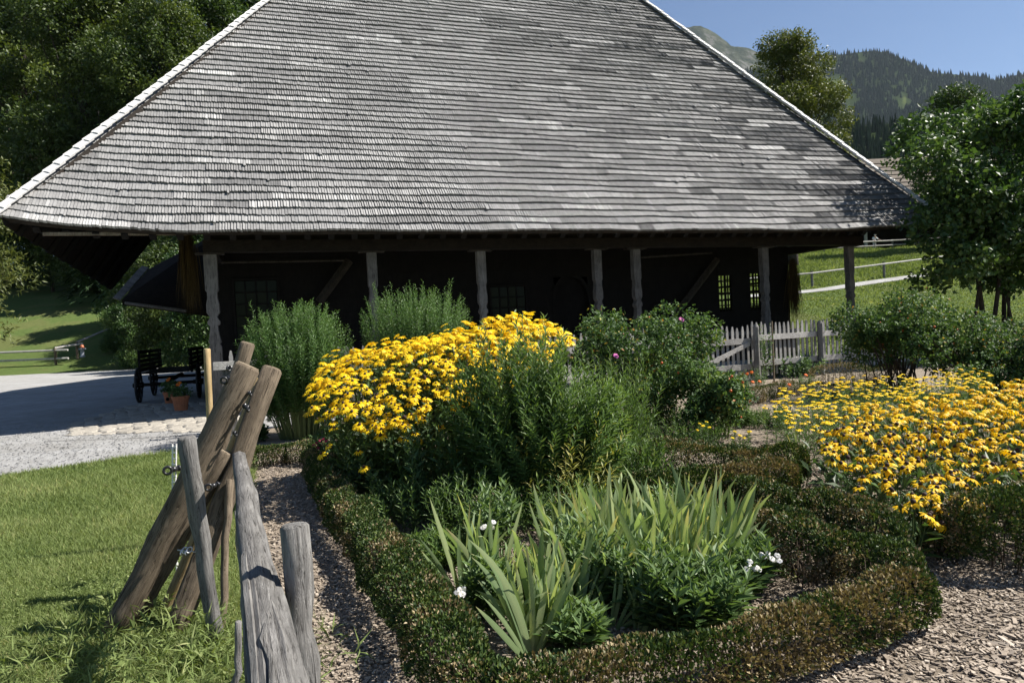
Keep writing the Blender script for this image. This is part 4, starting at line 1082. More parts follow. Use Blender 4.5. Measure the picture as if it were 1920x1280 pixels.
hedge('rust-topped rounded box clump at the foot of the drooping coneflowers', g2([(1540, 945), (1590, 958), (1650, 980)], 0.33), 0.34, 0.40, 54, 0.34)
hedge('box hedge across the bed behind the iris leaves, below the rose bushes', g2([(1190, 845), (1280, 850), (1380, 852), (1470, 848)], 0.36), 0.42, 0.44, 55, 0.10)
hedge('brown-tipped box hedge just behind the tall iris leaves', g2([(1210, 905), (1290, 898), (1390, 893), (1460, 880)], 0.32), 0.36, 0.40, 56, 0.26)
hedge('square dark green box bush beside the chip path', g2([(1862, 1072), (1930, 1062), (2040, 1045)], 0), 0.52, 0.47, 57, 0.0)
hedge('small brownish box bush next to the square green one', g2([(1752, 1052), (1790, 1046)], 0), 0.26, 0.30, 58, 0.4)
hedge('low brownish box hedge closing the far end of the left path', g2([(478, 845), (540, 838), (600, 838), (650, 850)], 0.22), 0.36, 0.27, 59, 0.35)
hedge('shaded box hedge linking the path end with the hedge under the coneflowers', g2([(600, 850), (612, 880), (640, 925)], 0.26), 0.34, 0.32, 60, 0.2)
hedge('brown dried box hedge in front of the dark rose bush', g2([(1540, 700), (1600, 698), (1680, 705)], 0.3), 0.5, 0.45, 61, 0.72, 2600)
hedge('low box edging by the orange marigolds and the gate', g2([(1400, 742), (1470, 722), (1560, 728), (1640, 722)], 0.2), 0.4, 0.28, 62, 0.45, 2600)

# iris clumps: each sword leaf is its own object
def blade_mesh(L, W, bend, seed, tip=0.0, ob=0.0):
    """flat sword leaf: width along x (the plane of the fan), bend in that plane, ob = flop out of it"""
    rg = random.Random(seed); V = []; F = []; v = []; K = 9; p = Vector((0, 0, 0)); ang = 0.0; oa = 0.0; v0 = rg.uniform(0.1, 0.75)
    for k in range(K + 1):
        t = k / K; w = W * (0.60 + 0.55 * t) * (1 - t ** 3.0) if t < 1 else 0.001
        side = Vector((math.cos(ang), 0, -math.sin(ang)))
        for q, yy in ((-0.5, 0), (0, 0.06 * w), (0.5, 0)): u_ = p + side * (w * q); V.append((u_.x, u_.y + yy, u_.z))
        vv = min(1, max(0, v0 + 0.12 * t + (0.6 * max(0, t - 0.82) / 0.18 if tip else 0))); v += [vv, min(1, vv + 0.12), vv]
        ang += bend * (0.4 + 1.3 * t) / K; oa += ob * (0.2 + 2.0 * t * t) / K
        p = p + Vector((math.sin(ang) * math.cos(oa), math.sin(oa), math.cos(ang) * math.cos(oa))) * (L / K)
        if k < K:
            i = 3 * k; F += [(i, i + 1, i + 4, i + 3), (i + 1, i + 2, i + 5, i + 4)]
    return npmesh('leaf', V, F, 'iris_leaf', v, smooth=True)
BL = [blade_mesh(0.62, 0.047, b_, 400 + i, i % 3 == 0, o_) for i, (b_, o_) in enumerate(((0.1, .1), (0.25, -.2), (0.35, .3), (0.15, -.4), (0.3, .6), (0.2, -.1), (0.05, .2), (0.45, -.6), (.2, .3), (.3, -.3)))]
BLB = [blade_mesh(0.66, 0.042, 0.4, 450 + i, 1, o_) for i, o_ in enumerate((2.2, -2.6, 1.8, -1.6))]
def iris(label, px, py, n, h, seed, spread=0.12, lean=0.3, sx=1.0):
    rg = random.Random(seed); c = gz(px, py, 0); t = thing('iris_clump', c, label, 'iris')
    for f in range(max(2, n // 6)):
        fc = c + Vector((rg.gauss(0, spread) * sx, rg.gauss(0, spread * .8), 0)); fa = rg.gauss(0, 0.6) + (math.pi if rg.random() < .5 else 0); tilt0 = rg.gauss(0, lean * .4)
        for k in range(7):
            q = (k - 3) / 3; me = rg.choice(BL) if rg.random() < 0.88 else rg.choice(BLB)
            tl = abs(q) * lean * rg.uniform(.6, 1.2); s = h / 0.62 * rg.uniform(.7, 1.08) * (1 - .28 * abs(q))
            p = fc + Vector((math.cos(fa), math.sin(fa), 0)) * (0.03 * q) + Vector((0, rg.gauss(0, .012), 0))
            R = Matrix.Rotation(fa + (0 if q > 0 else math.pi) + rg.gauss(0, .12), 3, 'Z') @ Matrix.Rotation(tl, 3, 'Y'); R = Matrix.Rotation(rg.gauss(0, .08), 3, 'X') @ Matrix.Rotation(tilt0, 3, 'Y') @ R
            inst('leaf', me, p, R.to_euler(), (s * rg.uniform(.85, 1.2), s, s), t)
iris('iris clump with broad grey-green sword leaves behind the hedge corner by the white phlox', 985, 1215, 48, 0.64, 71, 0.11, 0.45)
iris('iris clump leaning left over the chip path hedge', 900, 1120, 24, 0.66, 72, 0.07, 0.5)
iris('tall iris clump in the middle of the bed among leafy phlox', 1165, 1120, 84, 0.66, 73, 0.13, 0.35, 1.4)
iris('upright iris clump behind the leafy phlox stalks', 1150, 1050, 66, 0.62, 74, 0.12, 0.35)
iris('tall iris clump with brown tips towards the second white phlox', 1275, 1090, 90, 0.70, 75, 0.14, 0.4, 1.3)
iris('slender iris clump arching over the browned front hedge', 1370, 1070, 54, 0.66, 76, 0.10, 0.45)
iris('low iris fan at the front hedge edge', 1190, 1180, 24, 0.42, 77, 0.08, 0.6)
iris('iris clump filling the bed between the corner clump and the tall middle one', 1065, 1165, 42, 0.56, 171, 0.10, 0.4)
iris('iris clump standing left of the upright ones, below the yellowed aster stems', 1055, 1080, 36, 0.58, 172, 0.11, 0.35)
iris('broad iris clump in front of the bushy white-flowered phlox', 1310, 1130, 42, 0.52, 173, 0.10, 0.45)
iris('iris fans at the back of the bed beside the low aster shoots', 1225, 1040, 36, 0.60, 174, 0.12, 0.3)
iris('pale yellowish iris fan at the left tip of the drooping coneflowers', 1500, 905, 18, 0.50, 78, 0.08, 0.25)
# phlox foliage and white flowers
FL_WHITE = flower_mesh('flower', 5, 0.016, 0.015, 0.1, 88, 'petal_white')
def phlox(label, c, R, h, n, seed, heads=()):
    t = tall_plant('phlox_plant', (c.x, c.y), R, h, n, 16, 0.11, 0.032, 'rudbeckia_leaf', label, 'plant', seed, 0.7, 0.25, ang=1.0, vb=0.65, vt=0.4)
    rg = random.Random(seed)
    for p in heads:
        for k in range(6):
            inst('flower', FL_WHITE, p + Vector((rg.gauss(0, .018), rg.gauss(0, .012), rg.gauss(0, .012))), rot_to((rg.gauss(0, .4), -0.8, 0.7), rg.random()), 1.0, t)
phlox('leafy phlox with a white flower head hanging over the path hedge', gz(905, 1170), 0.14, 0.36, 16, 81, [at(864, 1106, 3.35)])
phlox('leafy green phlox without flowers in the middle of the iris leaves', gz(1105, 1140), 0.24, 0.50, 50, 82)
phlox('leafy phlox between the tall iris clumps', gz(1215, 1160), 0.24, 0.42, 50, 83)
phlox('bushy phlox with white flower heads at the right end of the iris bed', gz(1385, 1105), 0.24, 0.34, 40, 84, [at(1430, 1040, 3.8), at(1448, 1048, 3.75), at(1410, 1062, 3.7)])
phlox('low phlox leaves poking through the front hedge', gz(1080, 1215), 0.16, 0.22, 20, 85)
phlox('leafy phlox at the foot of the yellowed aster stems', gz(930, 1050), 0.18, 0.50, 22, 86, [at(917, 985, 4.3)])
phlox('leafy phlox filling the front right of the iris bed', gz(1330, 1165), 0.22, 0.34, 44, 188)
phlox('leafy phlox behind the low iris fan at the front hedge', gz(1265, 1190), 0.2, 0.30, 40, 189)
phlox('leafy phlox shoots beside the upright iris leaves', gz(1260, 1030), 0.2, 0.4, 26, 87)
# crimson flowers, marigolds, vegetables, climbing plant
FL_CRIM = flower_mesh('flower', 7, 0.020, 0.018, 0.2, 89, 'petal_crimson'); FL_OR = flower_mesh('flower', 12, 0.030, 0.022, 0.5, 90, 'petal_orange')
def little(name, label, c, R, h, n, seed, me, spots, sc=1.0, L=0.06, W=0.02):
    t = tall_plant(name, (c.x, c.y), R, h, n, 14, L, W, 'rudbeckia_leaf', label, 'flowers' if spots else 'plant', seed, 0.7, 0.3, ang=1.1, vb=0.45)
    rg = random.Random(seed)
    for p in spots: inst('flower', me, p, rot_to((rg.gauss(0, .3), -0.6, 0.8), rg.random()), sc, t)
c = at(600, 850, 7.7)
little('crimson_flowers', 'small crimson flower heads at the far end of the left path', gz(600, 868), 0.25, 0.36, 30, 91, FL_CRIM, [at(x, y, 7.5) for x, y in ((588, 834), (594, 829), (600, 826), (606, 823), (597, 838), (611, 826), (603, 832))])
little('marigold_clump', 'orange marigolds at the foot of the gate post', gz(1412, 725), 0.35, 0.40, 40, 92, FL_OR, [at(x, y, 12.0) for x, y in ((1409, 697), (1412, 715), (1425, 714), (1400, 700))], 1.1)
little('marigold_clump', 'marigolds with a few orange heads beside the leafy vegetables', gz(1500, 735), 0.4, 0.34, 40, 93, FL_OR, [at(x, y, 11.5) for x, y in ((1512, 702), (1480, 720), (1385, 735))], 1.1)
little('vegetable_patch', 'bright green leafy vegetables under the picket fence', gz(1470, 705), 1.0, 0.55, 90, 94, None, [], 1.0, 0.13, 0.08)
little('blue_grass_tuft', 'tuft of fine blue-green leaves right of the rose hips', gz(1400, 795), 0.2, 0.25, 40, 95, None, [], 1.0, 0.1, 0.006)
little('leafy_plant', 'bright green leaves beside the log fence at the path end', gz(490, 828), 0.16, 0.25, 14, 96, None, [], 1.0, 0.1, 0.07)
t = thing('garden_stake', fp(sg1 + 0.12, 0.55), 'slender wooden stake with a climbing plant beside the gate', 'stake')
mb = MB(); p = fp(sg1 + 0.12, 0.55); mb.tube([p, p + Vector((0, 0, 1.4))], [0.022, 0.018], 6); mb.build('stick', 'brown_log', t)
st = [((p.x + random.gauss(-.12, .1), p.y, 0), (p.x + random.gauss(-.14, .13), p.y + random.gauss(0, .1), random.uniform(.8, 1.5))) for _ in range(14)]
V, F, v = lance_plant(st, 22, 0.09, 0.035, 'rose_leaf', 0.2, 0.4, 0.4, 1.1); inst('foliage', npmesh('foliage', V, F, 'rose_leaf', v), parent=t)['kind'] = 'stuff'
#==PART4==
# ================================================================== trees and shrubs
DEC1 = make_tree(501, 26, 13, 3.0, 52, 5000, 11, 0.50, 0.28, 0.165, 'forest_leaf')
DEC2 = make_tree(502, 24, 11, 2.5, 48, 4700, 11, 0.46, 0.25, 0.14, 'forest_leaf')
DEC3 = make_tree(503, 22, 9, 4.0, 34, 2200, 10, 0.5, 0.30, 0.17, 'tree_leaf', top=0.8)
BUSH1 = make_tree(504, 8.0, 7.5, 0.4, 34, 2600, 11, 0.32, 0.20, 0.13, 'forest_leaf', 0.10)
BUSH2 = make_tree(505, 6.5, 7.0, 0.3, 30, 2400, 11, 0.30, 0.18, 0.12, 'lilac_leaf', 0.09)
def tground(px, Y): 
    p = at(px, 640, Y); return Vector((p.x, p.y, terrain(p.x, p.y) - 0.05))
far = [(-60, 84, DEC1, 1.45, 'dark forest tree above the grassy bank behind the ash-leaved tree'), (75, 82, DEC2, 1.6, 'tall dark forest tree rising above the hydrant'),
       (185, 74, DEC1, 1.3, 'broad dark forest tree behind the lower left corner of the roof'), (265, 76, DEC2, 1.45, 'tall shaded forest tree between two broader ones behind the left roof edge'),
       (335, 72, DEC1, 1.2, 'broad dark tree just behind the left roof edge'), (415, 78, DEC3, 1.5, 'lighter thin-crowned tree with sky showing through beside the roof'),
       (470, 84, DEC3, 1.6, 'pale green far tree top peeping over the left roof edge'), (10, 92, DEC2, 1.8, 'tall tree in the second row of the wood, left of the sky gap'), (140, 92, DEC1, 1.6, 'broad tree deep in the wood behind the hydrant'), (-150, 84, DEC2, 1.7, 'forest tree at the outer end of the wood'), (250, 94, DEC1, 1.55, 'broad tree in the rear row of the wood')]
for i, (px, Y, me, sc, lab) in enumerate(far):
    place_tree('forest_tree', me, tground(px, Y), lab, 'tree', rot=i * 1.9, sc=sc, group='trees of the wood on the left')
for i, (px, Y, me, sc, lab) in enumerate([(190, 72, BUSH1, 1.25, 'dense dark hazel shrub behind the red-topped hydrant'), (268, 57, BUSH2, 1.15, 'broad leafy shrub left of the wagon'), (318, 52, BUSH1, 1.0, 'dark shrub seen above the wagon'), (360, 49, BUSH2, 1.0, 'leafy shrub between the wagon and the house wall'), (222, 49.5, BUSH2, 0.34, 'low shrub at the gravel edge right of the hydrant'), (105, 74, BUSH1, 1.25, 'large shrub on the bank below the wood'), (215, 74, BUSH1, 1.7, 'tall shrub filling the gap under the forest trees'), (270, 72, BUSH2, 1.9, 'tall leafy shrub under the forest trees behind the wagon'), (345, 70, BUSH1, 1.8, 'tall dark shrub under the trees nearest the house'), (410, 54, BUSH2, 1.5, 'dark shrub behind the back corner of the house'), (262, 45.0, BUSH2, 0.70, 'leafy shrub at the gravel edge directly behind the wagon'), (318, 41, BUSH1, 0.62, 'dark shrub behind the wagon tail'), (380, 38, BUSH2, 0.75, 'leafy shrub in the shade against the house wall behind the wagon'), (-40, 76, BUSH2, 2.0, 'large shrub under the outer forest trees')]):
    place_tree('hazel_shrub', me, tground(px, Y), lab, 'shrub', rot=i * 1.3 + 0.4, sc=sc, group='shrubs at the foot of the wood')
ASH = make_tree(506, 15, 11, 2.2, 38, 2000, 9, 0.4, 0.30, 0.10, 'olive_leaf')
place_tree('ash_tree', ASH, tground(-105, 36), 'light green ash-leaved tree reaching in over the grassy bank', 'tree', 0.7, 0.95)
# spruce
def make_spruce(seed, h, r):
    global RNG
    RNG = np.random.default_rng(seed); mb = MB(); mb.tube([(0, 0, -.2), (0, 0, h)], [h * .018, 0.02], 7); n = 2600
    t = RNG.random(n) ** 0.7; z = h * (0.06 + 0.92 * (1 - t)); a = np.floor(RNG.random(n) * 9) * 0.698 + np.floor(z * 1.4) * 0.9 + RNG.normal(0, .1, n); rr = r * t * RNG.random(n) ** 0.6
    P = np.stack([np.cos(a) * rr, np.sin(a) * rr, z - rr * 0.25], 1); D = np.stack([np.cos(a), np.sin(a), -0.25 + 0 * a], 1) + RNG.normal(0, .35, (n, 3))
    V, F, v = leaf_quads(P, D, np.tile([0., 0, 1], (n, 1)), 0.7, 0.16, RNG.random(n)); 
    return mb.mesh('trunk', 'bark'), npmesh('crown', V, F, 'spruce_needle', v)
SPR = make_spruce(507, 12, 2.6); place_tree('spruce_tree', SPR, tground(212, 66) , 'young dark spruce in front of the wood beside the roof edge', 'tree', 0, 1.55)
# trees on the right
BIG = make_tree(508, 22, 11.0, 6.0, 44, 5200, 11, 0.42, 0.24, 0.13, 'olive_leaf', top=0.9)
p = at(1487, 500, 62); place_tree('maple_tree', BIG, (p.x, p.y, 4.2), 'tall olive-green tree standing behind the right roof slope', 'tree', 1.0, 1.0)
p = at(1800, 500, 72); place_tree('maple_tree', DEC3, (p.x, p.y, 3.0), 'round tree half hidden behind the large-leaved lilac tree', 'tree', 2.0, 0.98)
p = at(1905, 500, 76); place_tree('maple_tree', DEC3, (p.x, p.y, 3.0), 'thin-topped tree beyond the barn right of the round tree', 'tree', 0.6, 0.95)
# large-leaved lilac tree, several stems
RNG = np.random.default_rng(509); rg = random.Random(509)
lc = Vector((14.05, 19.6, 0)); t = thing('lilac_tree', lc, 'dark large-leaved lilac tree with many thin stems beside the house corner', 'tree')
stems = []
for k in range(9):
    b_ = lc + Vector((rg.uniform(-1.8, 1.6), rg.uniform(-.6, .6), -0.1)); q = b_ + Vector((rg.gauss(0, .45), rg.gauss(0, .35), rg.uniform(2.8, 4.2))); r = rg.uniform(.04, .10)
    mb = MB(); mb.tube([b_, b_.lerp(q, .35) + Vector((rg.gauss(0, .08), 0, 0)), b_.lerp(q, .7) + Vector((rg.gauss(0, .08), 0, 0)), q], [r, r * .85, r * .7, r * .5], 7, jitter=.1, seed=k); mb.build('stem', 'bark', t, True); stems.append(q)
cl_ = []; mb = MB()
for k in range(70):
    d = rg.random(); a = rg.uniform(0, 6.283); r = math.sqrt(rg.random()); zz = 2.2 + 4.7 * d
    w = float(np.interp(zz, [2.2, 3.7, 5.2, 6.2, 7.0], [2.0, 2.9, 3.6, 3.0, 1.6]))
    p = Vector((lc.x + math.cos(a) * r * w, lc.y + math.sin(a) * r * w * .5, zz)); q = rg.uniform(.5, .88)
    if p.x < 13.4 and p.y > 18.8 and 2.6 < p.z < 5.6: p.y -= 1.4
    cl_.append((tuple(p), (q, q, q * .75), q * q))
    s_ = rg.choice(stems); mb.tube([s_, s_.lerp(p, .5) + Vector((0, 0, .15)), p], [.035, .022, .008], 5, caps=False)
mb.build('branches', 'bark', t)['kind'] = 'stuff'
V, F, v = crown(cl_, 4700, 8, 0.20, 0.145, 0.10, 0.3); inst('crown', npmesh('crown', V, F, 'lilac_leaf', v), parent=t)

# ================================================================== log fence in the left foreground
lf = thing('log_fence', (-1.75, 3.75, 0), 'rough log fence of crossed leaning poles and split rails with black ring insulators', 'fence')
def pole(name, top, bot, rt, rb, mat, seed, capm='cut_end', n=22, par=None, bend=0.014, jit=0.06):
    rg = random.Random(seed); top, bot = Vector(top), Vector(bot); mb = MB(); P_ = []; R_ = []
    for k in range(9):
        t_ = k / 8; p = bot.lerp(top, t_) + Vector((rg.uniform(-bend, bend), rg.uniform(-bend, bend), 0)) * math.sin(math.pi * t_); P_.append(p); R_.append((rb + (rt - rb) * t_) * (1 + rg.uniform(-.04, .04)))
    d = (top - bot).normalized(); P_.append(top + d * rt * 0.25); R_.append(rt * 0.80)
    # mesh with its long axis along local z, so the wood grain runs along the pole
    q = d.to_track_quat('Z', 'Y'); inv = q.to_matrix().transposed(); L = [inv @ (p - bot) for p in P_]
    mb.tube(L, R_, n, jitter=jit, capmi=1, seed=seed); me = mb.mesh(name, [mat, capm], True)
    o = bpy.data.objects.new(name, me); o.location = bot; o.rotation_euler = q.to_euler(); put(o, par or lf)
    for f in me.polygons:
        if len(f.vertices) > 4: f.use_smooth = False
    return o
p1 = pole('leaning_pole', at(463, 690, 3.95), at(200, 1212, 3.68), 0.076, 0.060, 'brown_log', 1)
pole('leaning_pole', at(509, 694, 4.25), at(318, 1215, 3.72), 0.064, 0.066, 'brown_log', 2)
pole('leaning_pole', at(464, 645, 4.4), at(360, 1010, 4.3), 0.045, 0.05, 'brown_log', 3)
pole('leaning_pole', at(425, 850, 4.05), at(240, 1180, 3.85), 0.045, 0.055, 'brown_log', 5)
pole('leaning_pole', at(488, 710, 4.2), at(300, 1190, 4.05), 0.03, 0.055, 'tan_log', 6)
pole('stake', at(350, 822, 3.50), at(408, 1205, 3.55), 0.047, 0.040, 'grey_log', 7, 'grey_log')
pole('stake', at(432, 900, 3.95), at(414, 1195, 3.72), 0.022, 0.02, 'brown_log', 8)
pole('stake', at(552, 988, 2.0), at(585, 1500, 1.93), 0.041, 0.044, 'grey_log', 9, 'grey_log', 22, jit=.05)
pole('stake', at(447, 1165, 2.6), at(440, 1345, 2.6), 0.012, 0.014, 'grey_log', 10, 'grey_log')
# split rails resting in the crossing and running past the camera
for k, (x0, y0, x1, y1, Y0, Y1, r0, r1) in enumerate([(449, 858, 520, 1345, 3.62, 1.35, .034, .040), (455, 880, 560, 1360, 3.5, 1.33, .028, .042), (446, 872, 492, 1400, 3.45, 1.22, .017, .016), (458, 905, 512, 1400, 3.12, 1.21, .015, .017), (468, 960, 528, 1400, 2.64, 1.20, .014, .018), (478, 1012, 545, 1400, 2.32, 1.19, .013, .017), (503, 1112, 572, 1410, 1.88, 1.18, .012, .016), (448, 900, 484, 1390, 3.2, 1.26, .012, .012), (486, 1075, 530, 1405, 2.0, 1.16, .009, .011), (445, 960, 478, 1330, 3.2, 1.6, .014, .016)]):
    o = pole('split_rail', at(x0, y0, Y0), at(x1, y1, Y1), r0, r1, 'grey_log', 20 + k, 'grey_log', 7, bend=.010, jit=.26)
    o.data.polygons.foreach_set('use_smooth', [k < 2] * len(o.data.polygons))
# ring insulators screwed into the poles
def insulator(c, aim, sc=1.0, mat='insulator', par=None):
    c = Vector(c); d = Vector(aim).normalized(); x = d.cross(Vector((0, 0, 1))).normalized(); z = x.cross(d)
    mb = MB(); mb.tube([c - d * .045 * sc, c - d * .012 * sc], .004 * sc, 6); sh = mb.build('insulator', 'steel', par or lf, True)
    mb = MB(); mb.tube([c - d * .022 * sc, c - d * .006 * sc, c + d * .002 * sc], [.011 * sc, .013 * sc, .009 * sc], 10); mb.tube([c - d * .034 * sc, c - d * .028 * sc], .014 * sc, 10); mb.build('insulator_body', mat, sh, True)
    mb = MB(); mb.torus(c + d * .018 * sc, .015 * sc, .006 * sc, d * .8 + x * .6, z); mb.build('insulator_ring', mat, sh, True)
for x, y, Y, aim, sc in ((426, 710, 3.88, (-.6, -.6, -.3), 1.15), (468, 737, 3.90, (.6, -.7, 0), .9), (463, 764, 3.88, (.6, -.7, -.2), 1.1), (441, 812, 3.86, (.5, -.8, 0), .85), (397, 911, 3.70, (-.5, -.8, -.1), 1.1), (430, 690, 4.3, (.2, -.9, 0), 1.0)):
    insulator(at(x, y, Y), aim, sc)
mb = MB()
c = at(351, 1031, 3.5)
for q in range(4): mb.torus(c + Vector((q * .012 - .02, -.01, (q % 2) * .008 - .004)), .014, .004, (0, .3, 1), (1 if q % 2 else .3, .8, .2), 12, 6)
mb.tube([c + Vector((-.05, 0, .004)), c + Vector((.05, 0, -.012))], .004, 6); mb.build('wire_strainer', 'steel', lf, True)
# fresh stake and white plastic post
pole_t = thing('fresh_stake', at(395, 985, 5.3), 'slim pale peeled stake standing behind the leaning logs', 'stake'); b_ = gz(398, 1005, 0.0)
b_ = at(400, 1010, 5.3); b_.z = -0.05; pole('stick', at(388, 655, 5.3), b_, 0.026, 0.028, 'tan_log', 31, 'cut_end', 9, pole_t, .004, .03)
wp = thing('plastic_fence_post', at(325, 965, 4.6), 'white plastic electric-fence post with rungs on the lawn', 'post')
top = at(327, 832, 4.6); base = at(326, 975, 4.6)
mb = MB(); dx = Vector((.013, 0, 0)); mb.tube([base - dx * .6, top - dx], .005, 6); mb.tube([base + dx * .6, top + dx], .005, 6); mb.tube([Vector((base.x, base.y, -.03)), base.lerp(top, .25)], .008, 6)
for k in range(13): c = base.lerp(top, (k + .5) / 13); mb.box(c, (.03, .012, .007))
mb.build('ladder_post', 'white_plastic', wp)
insulator(at(322, 880, 4.55), (-.5, -.8, 0), 1.6, 'insulator', wp)

# ================================================================== grass, weeds, chips, stones
RNG = np.random.default_rng(601)
lawnp = [(x, y) for x, y in EDGE] + PATHL
def in_lawn(P):
    ins = np.zeros(len(P), bool); pl = lawnp
    for (x0, y0), (x1, y1) in zip(pl, pl[1:] + pl[:1]):
        c_ = (y0 > P[:, 1]) != (y1 > P[:, 1])
        if y0 == y1: continue
        ins ^= c_ & (P[:, 0] < (x1 - x0) * (P[:, 1] - y0) / (y1 - y0) + x0)
    return ins
n = 440000
d_ = 2.2 * np.exp(RNG.random(n) * math.log(11.5 / 2.2)); r_ = RNG.uniform(-0.95, -0.20, n)
P = np.stack([d_ * r_, d_, 0 * d_], 1); P = P[in_lawn(P)]; n = len(P); print('GRASS', n)
pn = np.sin(P[:, 0] * 2.1 + 1.3 * np.sin(P[:, 1] * 1.7)) * np.sin(P[:, 1] * 2.6 + np.sin(P[:, 0] * 3.1)) 
h = (0.028 + 0.006 * P[:, 1] * 0.5) * RNG.uniform(.5, 1.5, n) * (1 + .3 * pn); w = (0.0022 + 0.0011 * P[:, 1]) * RNG.uniform(.8, 1.4, n)
a = RNG.uniform(0, 6.283, n); ln = RNG.normal(0, .55, (n, 2)); S_ = np.stack([np.cos(a), np.sin(a), 0 * a], 1) * w[:, None] * .5
tip = P + np.stack([ln[:, 0] * h, ln[:, 1] * h, h], 1)
V = np.stack([P - S_, P + S_, tip], 1).reshape(-1, 3); F = np.arange(3 * n).reshape(n, 3)
v = np.repeat(np.clip(.5 + .18 * pn + RNG.normal(0, .2, n), 0, 1), 3)
o = inst('lawn_grass', npmesh('lawn_grass', V, F, 'grass_leaf', v)); tag(o, 'short mown green lawn between the log fence and the gravel yard', 'grass', kind='stuff')
# long weeds at the foot of the log fence
rg = random.Random(602); st = []
for k in range(260):
    t_ = rg.random(); x = -2.45 + 1.35 * t_ + rg.gauss(0, .16); y = 3.75 - 0.75 * t_ + rg.gauss(0, .28)
    if rg.random() < .3: x = rg.uniform(-2.7, -1.3); y = rg.uniform(2.7, 3.6)
    st.append(((x, y, 0), (x + rg.gauss(0, .08), y + rg.gauss(0, .08), rg.uniform(.05, .20))))
V, F, v = lance_plant(st, 8, 0.13, 0.009, 'grass_leaf', 0.02, .35, .2, .9, .3)
V2, F2, v2 = lance_plant(st[:110], 4, 0.06, 0.030, 'grass_leaf', 0.1, .4, .2, 1.1, .2)
V, F, v = cat([(V, F, v), (V2, F2, v2)])
o = inst('weeds', npmesh('weeds', V, F, 'grass_leaf', v)); tag(o, 'long weedy grass and broad leaves growing around the foot of the log fence', 'weeds', kind='stuff')
# tufted grass on the hillside meadow
n = 110000; Y_ = RNG.uniform(21.5, 82, n); X_ = RNG.uniform(0.30, 0.80, n) * Y_; keep = (X_ > 7) & (np.abs(Y_ - np.interp(X_, [q.x for q in cl], [q.y for q in cl])) > 1.1); X_, Y_ = X_[keep], Y_[keep]; n = len(X_)
tz = np.array([terrain(float(a), float(b_)) for a, b_ in zip(X_, Y_)]); pn = np.array([mnoise.fractal(Vector((float(a) * .35, float(b_) * .35, 2.0)), .8, 2, 4) for a, b_ in zip(X_, Y_)])
h = (0.05 + 0.16 * np.clip((Y_ - 40) / 12, 0, 1)) * RNG.uniform(.5, 1.5, n) * (1 + .7 * np.clip(pn, -.8, 1)); w = 0.03 + .0012 * Y_; a = RNG.uniform(0, 6.283, n)
P = np.stack([X_, Y_, tz], 1); S_ = np.stack([np.cos(a), np.sin(a), 0 * a], 1) * (w * .5)[:, None]; tip = P + np.stack([RNG.normal(0, .5, n) * h, RNG.normal(0, .5, n) * h, h], 1)
V = np.stack([P - S_, P + S_, tip], 1).reshape(-1, 3); F = np.arange(3 * n).reshape(n, 3); v = np.repeat(np.clip(.30 + .45 * pn + RNG.normal(0, .2, n), 0, 1), 3)
o = inst('meadow_grass', npmesh('meadow_grass', V, F, 'grass_leaf', v)); tag(o, 'tufted grass on the sloping meadow behind the porch end', 'grass', kind='stuff')
# clover patches
n = 9000; P = np.stack([RNG.uniform(-4.6, -1.4, n), RNG.uniform(2.4, 5.2, n), RNG.uniform(.015, .035, n)], 1); P = P[in_lawn(P)]; n = len(P)
V, F, v = leaf_quads(P, np.stack([RNG.normal(size=n), RNG.normal(size=n), .2 + 0 * P[:, 0]], 1), np.tile([0., 0, 1], (n, 1)) + RNG.normal(0, .2, (n, 3)), .018, .016, RNG.uniform(.35, .85, n))
o = inst('clover', npmesh('clover', V, F, 'grass_leaf', v)); tag(o, 'small clover leaves scattered in the near lawn', 'clover', kind='stuff')
# wood chips on the paths
def chips(name, label, regions, seed, mat='mulch_chip', cat_='wood chips'):
    global RNG
    RNG = np.random.default_rng(seed); parts = []
    for (poly, n, L, W) in regions:
        xs = [p[0] for p in poly]; ys = [p[1] for p in poly]
        P = np.stack([RNG.uniform(min(xs), max(xs), n * 2), RNG.uniform(min(ys), max(ys), n * 2)], 1); ins = np.zeros(len(P), bool)
        for (x0, y0), (x1, y1) in zip(poly, poly[1:] + poly[:1]):
            if y0 == y1: continue
            ins ^= ((y0 > P[:, 1]) != (y1 > P[:, 1])) & (P[:, 0] < (x1 - x0) * (P[:, 1] - y0) / (y1 - y0) + x0)
        P = P[ins]; m_ = len(P); l = L * RNG.uniform(.4, 1.5, m_); w = W * RNG.uniform(.4, 1.4, m_); a = RNG.uniform(0, 6.28, m_)
        D = np.stack([np.cos(a), np.sin(a), RNG.normal(0, .16, m_)], 1); S_ = np.stack([-np.sin(a), np.cos(a), RNG.normal(0, .2, m_)], 1); z = RNG.uniform(.016, .03, m_)
        c = np.stack([P[:, 0], P[:, 1], z], 1); dl = D * l[:, None] / 2; sw = S_ * w[:, None] / 2; up_ = np.array([0, 0, 1.]) * (0.004 + .2 * w)[:, None]
        cut = RNG.uniform(.5, 1, (m_, 1))
        Vv = np.stack([c - dl - sw * cut, c + dl - sw, c + dl * .9 + sw * cut, c - dl * .8 + sw, c - dl - sw * cut - up_, c + dl - sw - up_, c + dl * .9 + sw * cut - up_, c - dl * .8 + sw - up_], 1).reshape(-1, 3)
        Fq = ((np.arange(m_) * 8)[:, None, None] + np.array([[0, 1, 2, 3], [4, 5, 1, 0], [5, 6, 2, 1], [6, 7, 3, 2], [7, 4, 0, 3]])[None]).reshape(-1, 4)
        parts.append((Vv, Fq, np.repeat(np.clip(RNG.beta(2, 3.2, m_), 0, 1), 8)))
    V, F, v = cat(parts); o = inst(name, npmesh(name, V, F, mat, v)); tag(o, label, cat_, kind='stuff')
